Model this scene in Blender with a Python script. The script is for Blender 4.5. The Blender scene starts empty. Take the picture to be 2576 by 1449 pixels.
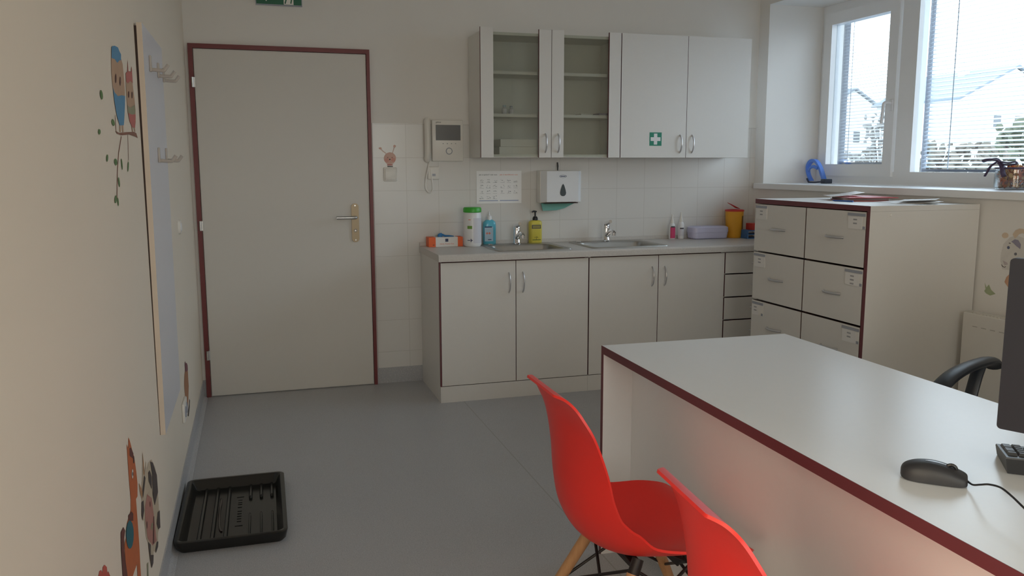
import bpy, bmesh, math, random
from mathutils import Vector, Matrix, Euler
random.seed(7)
SC = bpy.context.scene
COL = SC.collection
PI = math.pi

# ------------------------------------------------------------------ materials
def mat(name, col, rough=0.5, metal=0.0, var=0.04, scale=14.0, bump=0.0, spec=0.5, coat=0.0):
    m = bpy.data.materials.new(name); m.use_nodes = True
    nt = m.node_tree; b = nt.nodes['Principled BSDF']
    b.inputs['Roughness'].default_value = rough
    b.inputs['Metallic'].default_value = metal
    b.inputs['Specular IOR Level'].default_value = spec
    b.inputs['Coat Weight'].default_value = coat
    tc = nt.nodes.new('ShaderNodeTexCoord')
    n = nt.nodes.new('ShaderNodeTexNoise'); n.inputs['Scale'].default_value = scale
    n.inputs['Detail'].default_value = 3
    nt.links.new(tc.outputs['Object'], n.inputs['Vector'])
    mx = nt.nodes.new('ShaderNodeMix'); mx.data_type = 'RGBA'
    mx.inputs[6].default_value = (*[min(1, c * (1 - var)) for c in col], 1)
    mx.inputs[7].default_value = (*[min(1, c * (1 + var)) for c in col], 1)
    nt.links.new(n.outputs['Fac'], mx.inputs[0])
    nt.links.new(mx.outputs[2], b.inputs['Base Color'])
    if bump:
        bp = nt.nodes.new('ShaderNodeBump'); bp.inputs['Strength'].default_value = bump
        bp.inputs['Distance'].default_value = 0.002
        nt.links.new(n.outputs['Fac'], bp.inputs['Height'])
        nt.links.new(bp.outputs['Normal'], b.inputs['Normal'])
    return m

def glass_mat(name, tint=(1, 1, 1), gloss=0.06, rough=0.02):
    m = bpy.data.materials.new(name); m.use_nodes = True
    nt = m.node_tree; nt.nodes.remove(nt.nodes['Principled BSDF'])
    out = nt.nodes['Material Output']
    t = nt.nodes.new('ShaderNodeBsdfTransparent'); t.inputs[0].default_value = (*tint, 1)
    g = nt.nodes.new('ShaderNodeBsdfGlossy'); g.inputs['Roughness'].default_value = rough
    lw = nt.nodes.new('ShaderNodeLayerWeight'); lw.inputs['Blend'].default_value = 0.25
    ml = nt.nodes.new('ShaderNodeMath'); ml.operation = 'MULTIPLY_ADD'
    ml.inputs[1].default_value = 0.5; ml.inputs[2].default_value = gloss
    nt.links.new(lw.outputs['Fresnel'], ml.inputs[0])
    mx = nt.nodes.new('ShaderNodeMixShader')
    nt.links.new(ml.outputs[0], mx.inputs[0]); nt.links.new(t.outputs[0], mx.inputs[1]); nt.links.new(g.outputs[0], mx.inputs[2])
    nt.links.new(mx.outputs[0], out.inputs['Surface'])
    return m

def floor_mat():
    m = mat('vinyl_floor', (0.43, 0.435, 0.455), rough=0.42, var=0.06, scale=2.0)
    nt = m.node_tree; b = nt.nodes['Principled BSDF']
    tc = nt.nodes['Texture Coordinate']
    base = b.inputs['Base Color'].links[0].from_socket
    def speck(scale, thr, col, prev):
        n = nt.nodes.new('ShaderNodeTexNoise'); n.inputs['Scale'].default_value = scale; n.inputs['Detail'].default_value = 1
        nt.links.new(tc.outputs['Object'], n.inputs['Vector'])
        r = nt.nodes.new('ShaderNodeValToRGB'); r.color_ramp.elements[0].position = thr; r.color_ramp.elements[1].position = thr + 0.05
        nt.links.new(n.outputs['Fac'], r.inputs[0])
        mx = nt.nodes.new('ShaderNodeMix'); mx.data_type = 'RGBA'
        nt.links.new(r.outputs[0], mx.inputs[0]); nt.links.new(prev, mx.inputs[6]); mx.inputs[7].default_value = (*col, 1)
        return mx.outputs[2]
    s = speck(260, 0.60, (0.55, 0.55, 0.56), base)
    s = speck(330, 0.66, (0.14, 0.14, 0.145), s)
    # welded seam running into the room
    sx = nt.nodes.new('ShaderNodeSeparateXYZ'); nt.links.new(tc.outputs['Object'], sx.inputs[0])
    a = nt.nodes.new('ShaderNodeMath'); a.operation = 'SUBTRACT'; a.inputs[1].default_value = 1.447; nt.links.new(sx.outputs['X'], a.inputs[0])
    ab = nt.nodes.new('ShaderNodeMath'); ab.operation = 'ABSOLUTE'; nt.links.new(a.outputs[0], ab.inputs[0])
    lt = nt.nodes.new('ShaderNodeMath'); lt.operation = 'LESS_THAN'; lt.inputs[1].default_value = 0.0025; nt.links.new(ab.outputs[0], lt.inputs[0])
    h = nt.nodes.new('ShaderNodeMath'); h.operation = 'MULTIPLY'; h.inputs[1].default_value = 0.6; nt.links.new(lt.outputs[0], h.inputs[0])
    mx = nt.nodes.new('ShaderNodeMix'); mx.data_type = 'RGBA'
    nt.links.new(h.outputs[0], mx.inputs[0]); nt.links.new(s, mx.inputs[6]); mx.inputs[7].default_value = (0.27, 0.26, 0.24, 1)
    nt.links.new(mx.outputs[2], b.inputs['Base Color'])
    return m

def tile_mat():
    m = mat('wall_tile', (0.7, 0.66, 0.6), rough=0.22, var=0.02)
    nt = m.node_tree; b = nt.nodes['Principled BSDF']; tc = nt.nodes['Texture Coordinate']
    mp = nt.nodes.new('ShaderNodeMapping'); mp.inputs['Location'].default_value = (-0.034, 0.0, 0)
    sx = nt.nodes.new('ShaderNodeSeparateXYZ'); cx = nt.nodes.new('ShaderNodeCombineXYZ')
    nt.links.new(tc.outputs['Object'], sx.inputs[0]); nt.links.new(sx.outputs['X'], cx.inputs['X']); nt.links.new(sx.outputs['Z'], cx.inputs['Y'])
    nt.links.new(cx.outputs[0], mp.inputs['Vector'])
    br = nt.nodes.new('ShaderNodeTexBrick'); br.offset = 0.0; br.squash = 1.0
    br.inputs['Color1'].default_value = (0.73, 0.715, 0.69, 1); br.inputs['Color2'].default_value = (0.715, 0.70, 0.675, 1)
    br.inputs['Mortar'].default_value = (0.61, 0.59, 0.56, 1)
    br.inputs['Scale'].default_value = 1.0; br.inputs['Mortar Size'].default_value = 0.0016; br.inputs['Mortar Smooth'].default_value = 0.2
    br.inputs['Brick Width'].default_value = 0.2; br.inputs['Row Height'].default_value = 0.2
    nt.links.new(mp.outputs[0], br.inputs['Vector']); nt.links.new(br.outputs['Color'], b.inputs['Base Color'])
    bp = nt.nodes.new('ShaderNodeBump'); bp.inputs['Strength'].default_value = 0.4; bp.inputs['Distance'].default_value = 0.001; bp.invert = True
    nt.links.new(br.outputs['Fac'], bp.inputs['Height']); nt.links.new(bp.outputs['Normal'], b.inputs['Normal'])
    return m

def wood_mat():
    m = mat('beech_wood', (0.50, 0.27, 0.12), rough=0.45)
    nt = m.node_tree; b = nt.nodes['Principled BSDF']; tc = nt.nodes['Texture Coordinate']
    mp = nt.nodes.new('ShaderNodeMapping'); mp.inputs['Scale'].default_value = (60, 60, 3)
    n = nt.nodes.new('ShaderNodeTexNoise'); n.inputs['Scale'].default_value = 2.5; n.inputs['Detail'].default_value = 4
    r = nt.nodes.new('ShaderNodeValToRGB')
    r.color_ramp.elements[0].color = (0.40, 0.20, 0.085, 1); r.color_ramp.elements[1].color = (0.60, 0.35, 0.17, 1)
    nt.links.new(tc.outputs['Object'], mp.inputs[0]); nt.links.new(mp.outputs[0], n.inputs['Vector']); nt.links.new(n.outputs['Fac'], r.inputs[0])
    nt.links.new(r.outputs[0], b.inputs['Base Color'])
    return m

M = {}
def D(n, *a, **k): M[n] = mat(n, *a, **k)
D('wall_warm_lit', (0.775, 0.70, 0.595), rough=0.85, var=0.015, scale=3, bump=0.05)  # neutral paint of the other walls with warm light put into the colour
D('wall_paint', (0.785, 0.765, 0.735), rough=0.85, var=0.015, scale=3, bump=0.05)
D('ceiling_paint', (0.80, 0.78, 0.74), rough=0.9, var=0.01)
D('melamine', (0.72, 0.705, 0.68), rough=0.42, var=0.012, scale=60)
D('melamine_desk', (0.83, 0.84, 0.85), rough=0.30, var=0.012, scale=60)
D('laminate_cool', (0.82, 0.85, 0.885), rough=0.30, var=0.012, scale=60)
D('melamine_inside', (0.74, 0.73, 0.70), rough=0.5, var=0.01)
D('edge_red', (0.155, 0.040, 0.050), rough=0.5)
D('edge_dark', (0.10, 0.05, 0.04), rough=0.7)
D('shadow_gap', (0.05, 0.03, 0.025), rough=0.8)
D('door_skin', (0.67, 0.645, 0.605), rough=0.55, var=0.01, scale=40)
D('frame_red', (0.17, 0.028, 0.030), rough=0.4)
D('brass_satin', (0.40, 0.31, 0.20), rough=0.4, metal=0.35)
D('steel', (0.62, 0.62, 0.62), rough=0.28, metal=1.0)
D('sink_steel', (0.40, 0.385, 0.36), rough=0.36, metal=1.0)
D('chrome', (0.85, 0.85, 0.87), rough=0.07, metal=1.0)
D('handle_steel', (0.62, 0.62, 0.64), rough=0.35, metal=0.8)
D('worktop', (0.60, 0.57, 0.54), rough=0.42, var=0.14, scale=160)
D('plastic_white', (0.80, 0.78, 0.74), rough=0.35, var=0.01)
D('plastic_cool', (0.78, 0.79, 0.81), rough=0.3, var=0.01)
D('pvc', (0.86, 0.87, 0.88), rough=0.35, var=0.01)
D('screen_grey', (0.13, 0.13, 0.13), rough=0.25)
D('ink', (0.08, 0.08, 0.09), rough=0.7)
D('ink_grey', (0.36, 0.36, 0.38), rough=0.7)
D('ink_red', (0.75, 0.22, 0.15), rough=0.7)
D('ink_blue', (0.35, 0.40, 0.58), rough=0.7)
D('navy', (0.03, 0.05, 0.13), rough=0.5)
D('paper', (0.80, 0.79, 0.78), rough=0.6, var=0.01)
D('paper_bright', (0.92, 0.92, 0.92), rough=0.12, var=0.005)
D('towel_green', (0.20, 0.46, 0.40), rough=0.9)
D('tinted_drop', (0.07, 0.09, 0.10), rough=0.15)
D('sign_green', (0.015, 0.13, 0.07), rough=0.4)
D('aid_green', (0.01, 0.22, 0.14), rough=0.4)
D('orange', (0.85, 0.14, 0.03), rough=0.5)
D('glove_blue', (0.03, 0.20, 0.50), rough=0.5)
D('cap_green', (0.05, 0.42, 0.04), rough=0.35)
D('label_green', (0.16, 0.34, 0.06), rough=0.5)
D('label_pale', (0.66, 0.66, 0.72), rough=0.5)
D('label_blue', (0.42, 0.55, 0.65), rough=0.5)
D('liquid_blue', (0.12, 0.50, 0.66), rough=0.2)
D('soap_yellow', (0.66, 0.56, 0.08), rough=0.35)
D('black_plastic', (0.012, 0.012, 0.014), rough=0.35)
D('dark_green', (0.04, 0.09, 0.02), rough=0.6)
D('magenta', (0.62, 0.05, 0.16), rough=0.5)
D('lilac', (0.60, 0.60, 0.80), rough=0.35)
D('bin_yellow', (0.85, 0.42, 0.03), rough=0.45)
D('bin_red', (0.62, 0.03, 0.03), rough=0.45)
D('brown_ink', (0.20, 0.10, 0.02), rough=0.6)
D('rack_blue', (0.05, 0.17, 0.42), rough=0.45)
D('carton_red', (0.62, 0.06, 0.05), rough=0.6)
D('clip_grey', (0.34, 0.36, 0.42), rough=0.25)
D('folder_red', (0.45, 0.03, 0.04), rough=0.4)
D('folder_side', (0.26, 0.20, 0.20), rough=0.7)
D('pen_blue', (0.06, 0.16, 0.50), rough=0.5)
D('strap_blue', (0.10, 0.24, 0.75), rough=0.35)
D('strap_dark', (0.05, 0.06, 0.09), rough=0.6)
D('petal_orange', (0.68, 0.18, 0.07), rough=0.8, var=0.3, scale=60)
D('petal_tan', (0.60, 0.36, 0.16), rough=0.8, var=0.3, scale=60)
D('petal_brown', (0.28, 0.11, 0.08), rough=0.8, var=0.3, scale=60)
D('ribbon', (0.07, 0.045, 0.09), rough=0.5)
D('chair_red', (0.78, 0.028, 0.02), rough=0.38, var=0.01)
D('iron_black', (0.02, 0.016, 0.016), rough=0.45, metal=0.3)
D('tray_black', (0.014, 0.0135, 0.012), rough=0.22, var=0.1)
D('tray_wet', (0.02, 0.004, 0.004), rough=0.05)
D('mouse_grey', (0.030, 0.031, 0.036), rough=0.45)
D('mouse_light', (0.30, 0.32, 0.36), rough=0.3)
D('monitor_dark', (0.020, 0.021, 0.030), rough=0.55, spec=0.3)
D('key_dark', (0.035, 0.037, 0.042), rough=0.4)
D('kb_frame', (0.06, 0.064, 0.072), rough=0.35)
D('chair_black', (0.022, 0.026, 0.034), rough=0.42)
D('fabric_dark', (0.03, 0.032, 0.038), rough=0.9, bump=0.3, scale=300)
D('radiator_white', (0.72, 0.70, 0.66), rough=0.4, var=0.01)
D('groove', (0.45, 0.43, 0.40), rough=0.6)
D('board_white', (0.68, 0.69, 0.75), rough=0.3, var=0.01)
D('board_edge', (0.68, 0.58, 0.48), rough=0.6)
D('hook_cream', (0.50, 0.45, 0.40), rough=0.4)
D('blind_slat', (0.54, 0.59, 0.66), rough=0.4, var=0.01)
D('blind_dark', (0.05, 0.06, 0.085), rough=0.5)
D('rail_grey', (0.16, 0.18, 0.22), rough=0.5)
D('render_wall', (0.70, 0.71, 0.72), rough=0.9)
D('house_white', (0.88, 0.87, 0.85), rough=0.9)
D('roof_slate', (0.16, 0.19, 0.22), rough=0.8, var=0.15, scale=1.5)
D('house_glass', (0.10, 0.11, 0.12), rough=0.4)
D('shrub_brown', (0.11, 0.095, 0.075), rough=0.95, var=0.5, scale=2.5)
D('shrub_green', (0.10, 0.11, 0.075), rough=0.95, var=0.5, scale=2.5)
D('tree_grey', (0.22, 0.21, 0.20), rough=0.95, var=0.4, scale=2.5)
D('bark', (0.08, 0.06, 0.05), rough=0.95)
D('outdoor_ground', (0.26, 0.26, 0.25), rough=0.95, var=0.2, scale=0.6)
D('fence_wood', (0.30, 0.26, 0.22), rough=0.9)
M['floor'] = floor_mat(); M['tile'] = tile_mat(); M['wood'] = wood_mat()
M['pane'] = glass_mat('window_pane_glass', (0.97, 0.99, 1.0), 0.03)
M['fill_window_pane'] = glass_mat('fill_window_glass', (1.0, 0.93, 0.845), 0.03)  # tint warms the fill light through the added end-wall window
M['fill_door_pane'] = glass_mat('fill_door_glass', (1.0, 0.85, 0.69), 0.03)  # stronger tint warms the fill light through the added side door
M['cab_glass'] = glass_mat('cabinet_glass', (0.90, 0.92, 0.90), 0.05)
M['jar_glass'] = glass_mat('jar_glass', (0.92, 0.94, 0.95), 0.08)
DC = dict(peach=(0.50,0.33,0.22), skyblue=(0.10,0.28,0.47), brown=(0.14,0.06,0.05), rose=(0.50,0.15,0.13), sage=(0.30,0.30,0.19),
  twig=(0.26,0.12,0.08), leafgreen=(0.12,0.22,0.08), orange=(0.52,0.14,0.045), maroon=(0.14,0.045,0.035), teal=(0.02,0.13,0.17),
  white=(0.75,0.70,0.62), dark=(0.06,0.04,0.04), cream=(0.55,0.46,0.34), pink=(0.46,0.22,0.18), charcoal=(0.085,0.065,0.06), tan=(0.45,0.24,0.12),
  coral=(0.52,0.10,0.07), tan2=(0.40,0.19,0.10), plum=(0.22,0.08,0.10), pink2=(0.70,0.46,0.39), pink3=(0.70,0.54,0.48), pink4=(0.70,0.36,0.30),
  rosebrown=(0.40,0.16,0.13), palegrey=(0.66,0.635,0.60), peach2=(0.66,0.53,0.40), violet=(0.30,0.28,0.36), navy=(0.13,0.15,0.24), slate=(0.19,0.19,0.21),
  mauve=(0.50,0.44,0.44), terracotta=(0.60,0.35,0.23), leafgreen2=(0.38,0.44,0.27))
for k, v in DC.items(): M['dc_' + k] = mat('sticker_' + k, v, rough=0.7, var=0.08, scale=40)

# ------------------------------------------------------------------ mesh helpers
class MB:
    def __init__(s): s.bm = bmesh.new(); s.mi = 0
    def face(s, vs, mi=None):
        try:
            f = s.bm.faces.new(vs); f.material_index = s.mi if mi is None else mi; return f
        except ValueError: return None
    def box(s, x0, x1, y0, y1, z0, z1, mi=None, bevel=0.0, seg=2, mis=None):
        """mis: dict of side ('x-','x+','y-','y+','z-','z+') -> material index"""
        v = [s.bm.verts.new(p) for p in ((x0,y0,z0),(x1,y0,z0),(x1,y1,z0),(x0,y1,z0),(x0,y0,z1),(x1,y0,z1),(x1,y1,z1),(x0,y1,z1))]
        fs = []
        for nm, q in (('z-',(0,3,2,1)),('z+',(4,5,6,7)),('y-',(0,1,5,4)),('x+',(1,2,6,5)),('y+',(2,3,7,6)),('x-',(3,0,4,7))):
            f = s.face([v[i] for i in q], mi)
            if mis and nm in mis: f.material_index = mis[nm]
            fs.append(f)
        if bevel:
            es = list({e for f in fs for e in f.edges})
            bmesh.ops.bevel(s.bm, geom=es, offset=bevel, segments=seg, affect='EDGES', profile=0.5)
        return s
    def grid(s, rows, mi=None, closed_u=False, closed_v=False):
        """rows: list of lists of points -> quads"""
        V = [[s.bm.verts.new(p) for p in r] for r in rows]
        n, m = len(V), len(V[0])
        for i in range(n if closed_u else n - 1):
            for j in range(m if closed_v else m - 1):
                s.face([V[i][j], V[(i+1) % n][j], V[(i+1) % n][(j+1) % m], V[i][(j+1) % m]], mi)
        return V
    def tube(s, pts, r, n=10, mi=None, caps=True, ry=None, up=(0, 0, 1)):
        pts = [Vector(p) for p in pts]; R = r if isinstance(r, (list, tuple)) else [r] * len(pts)
        rows = []; prev = None
        for i, p in enumerate(pts):
            t = (pts[min(i+1, len(pts)-1)] - pts[max(i-1, 0)]).normalized()
            if prev is None:
                u = Vector(up)
                if abs(t.dot(u)) > 0.95: u = Vector((1, 0, 0)) if abs(t.x) < 0.9 else Vector((0, 1, 0))
            else: u = prev
            a = (u - t * u.dot(t)).normalized(); prev = a; b = t.cross(a)
            k = R[i]; k2 = (ry if ry else 1.0) * k
            rows.append([p + a * (k * math.cos(2*PI*j/n)) + b * (k2 * math.sin(2*PI*j/n)) for j in range(n)])
        V = s.grid(rows, mi, closed_v=True)
        if caps: s.face(V[0][::-1], mi); s.face(V[-1], mi)
        return s
    def cyl(s, p0, p1, r0, r1=None, n=20, mi=None): return s.tube([p0, p1], [r0, r0 if r1 is None else r1], n, mi)
    def lathe(s, prof, c=(0, 0, 0), n=28, mi=None, sx=1.0, sy=1.0, rot=0.0, caps=True):
        rows = []
        for r, z in prof:
            row = []
            for j in range(n):
                a = 2*PI*j/n; x = r*sx*math.cos(a); y = r*sy*math.sin(a)
                row.append((c[0] + x*math.cos(rot) - y*math.sin(rot), c[1] + x*math.sin(rot) + y*math.cos(rot), c[2] + z))
            rows.append(row)
        V = s.grid(rows, mi, closed_v=True)
        if caps: s.face(V[0][::-1], mi); s.face(V[-1], mi)
        return s
    def poly(s, pts, mi=None):
        return s.face([s.bm.verts.new(p) for p in pts], mi)
    def prism(s, pts, d, mi=None, mi_side=None):
        """extrude closed outline pts by vector d"""
        d = Vector(d); a = [s.bm.verts.new(p) for p in pts]; b = [s.bm.verts.new(Vector(p) + d) for p in pts]
        s.face(a[::-1], mi); s.face(b, mi)
        for i in range(len(a)):
            s.face([a[i], a[(i+1) % len(a)], b[(i+1) % len(a)], b[i]], mi if mi_side is None else mi_side)
        return s
    def ring(s, c, R, r, ax='z', n=24, m=8, mi=None):
        rows = []
        for i in range(n):
            a = 2*PI*i/n
            row = []
            for j in range(m):
                b = 2*PI*j/m; q = R + r*math.cos(b); h = r*math.sin(b)
                p = {'z': (q*math.cos(a), q*math.sin(a), h), 'y': (q*math.cos(a), h, q*math.sin(a)), 'x': (h, q*math.cos(a), q*math.sin(a))}[ax]
                row.append((c[0]+p[0], c[1]+p[1], c[2]+p[2]))
            rows.append(row)
        s.grid(rows, mi, closed_u=True, closed_v=True); return s

def wpos(o):
    v = Vector((0, 0, 0))
    while o is not None:
        v = v + o.location; o = o.parent
    return v

def obj(name, mb, mats, parent=None, smooth=False, local=False, label=None, loc=None, flat_angle=None):
    """link the mesh as one object. World-space vertices are shifted to the parent's frame unless local."""
    bm = mb.bm
    bmesh.ops.recalc_face_normals(bm, faces=bm.faces[:])
    me = bpy.data.meshes.new(name)
    if not isinstance(mats, (list, tuple)): mats = [mats]
    if not local:
        off = wpos(parent) if parent else Vector(loc or (0, 0, 0))
        bmesh.ops.translate(bm, verts=bm.verts[:], vec=-off)
    bm.to_mesh(me); bm.free()
    for m in mats: me.materials.append(M[m] if isinstance(m, str) else m)
    o = bpy.data.objects.new(name, me); COL.objects.link(o)
    if parent: o.parent = parent
    elif loc: o.location = loc
    if smooth:
        me.shade_smooth()
        try: me.set_sharp_from_angle(angle=math.radians(flat_angle or 40))
        except Exception: pass
    if label: o['label'] = label
    return o

def thing(name, label, cat, loc=(0, 0, 0), rotz=0.0, group=None, kind=None):
    o = bpy.data.objects.new(name, None); COL.objects.link(o)
    o.empty_display_size = 0.05
    o.location = loc; o.rotation_euler = (0, 0, rotz)
    o['label'] = label; o['category'] = cat
    if group: o['group'] = group
    if kind: o['kind'] = kind
    return o

def tag(o, label, cat, group=None, kind=None):
    o['label'] = label; o['category'] = cat
    if group: o['group'] = group
    if kind: o['kind'] = kind
    return o

def struct(name, mb, mats, parent=None, smooth=False):
    o = obj(name, mb, mats, parent, smooth)
    if not parent: o['kind'] = 'structure'
    return o

def dup(root, loc, rotz=None, label=None):
    """copy a thing with copies of its parts and sub-parts"""
    r = root.copy(); COL.objects.link(r); r.location = loc
    if rotz is not None: r.rotation_euler = (0, 0, rotz)
    if label: r['label'] = label
    for ch in list(root.children):
        c = ch.copy(); COL.objects.link(c); c.parent = r
        for g in list(ch.children):
            d = g.copy(); COL.objects.link(d); d.parent = c
    return r

def arc(p0, p1, out, depth, n=9):
    """bow between p0 and p1 bulging along out"""
    p0, p1, out = Vector(p0), Vector(p1), Vector(out)
    return [p0.lerp(p1, i/(n-1)) + out * (depth * math.sin(PI*i/(n-1)) ** 0.6) for i in range(n)]

def smooth_pts(P, k=8):
    """Catmull-Rom through tuples of any length"""
    out = []
    for i in range(len(P) - 1):
        p0, p1, p2, p3 = P[max(i-1, 0)], P[i], P[i+1], P[min(i+2, len(P)-1)]
        for j in range(k):
            t = j / k
            out.append(tuple(0.5*((2*b) + (-a+c)*t + (2*a-5*b+4*c-d)*t*t + (-a+3*b-3*c+d)*t**3) for a, b, c, d in zip(p0, p1, p2, p3)))
    out.append(tuple(P[-1])); return out

def rrect(x0, x1, y0, y1, r, n=5):
    pts = []
    for cx, cy, a0 in ((x1-r, y1-r, 0), (x0+r, y1-r, PI/2), (x0+r, y0+r, PI), (x1-r, y0+r, 1.5*PI)):
        for i in range(n + 1):
            a = a0 + PI/2*i/n; pts.append((cx + r*math.cos(a), cy + r*math.sin(a)))
    return pts

def text_mesh(name, s, size, mat_name, parent, mtx, thick=0.0002, width=None):
    """text lying in the plane of mtx (x right, y up), linked as ONE mesh part; world-space mtx"""
    cu = bpy.data.curves.new(name, 'FONT'); cu.body = s; cu.size = size; cu.extrude = thick; cu.align_x = 'CENTER'; cu.align_y = 'CENTER'
    tmp = bpy.data.objects.new(name + '_tmp', cu); COL.objects.link(tmp)
    dg = bpy.context.evaluated_depsgraph_get(); dg.update()
    me = bpy.data.meshes.new_from_object(tmp.evaluated_get(dg)); me.name = name
    bpy.data.objects.remove(tmp); bpy.data.curves.remove(cu)
    if width:
        xs = [v.co.x for v in me.vertices]; w = max(xs) - min(xs)
        for v in me.vertices: v.co.x *= width / w
    off = Matrix.Translation(-wpos(parent)) if parent else Matrix()
    me.transform(off @ mtx); me.materials.clear(); me.materials.append(M[mat_name])
    o = bpy.data.objects.new(name, me); COL.objects.link(o)
    if parent: o.parent = parent
    return o

def facing_y(x, y, z):   # a plane facing -y (towards the room) for text: x right, z up
    return Matrix.Translation((x, y, z)) @ Matrix.Rotation(PI/2, 4, 'X')

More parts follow.
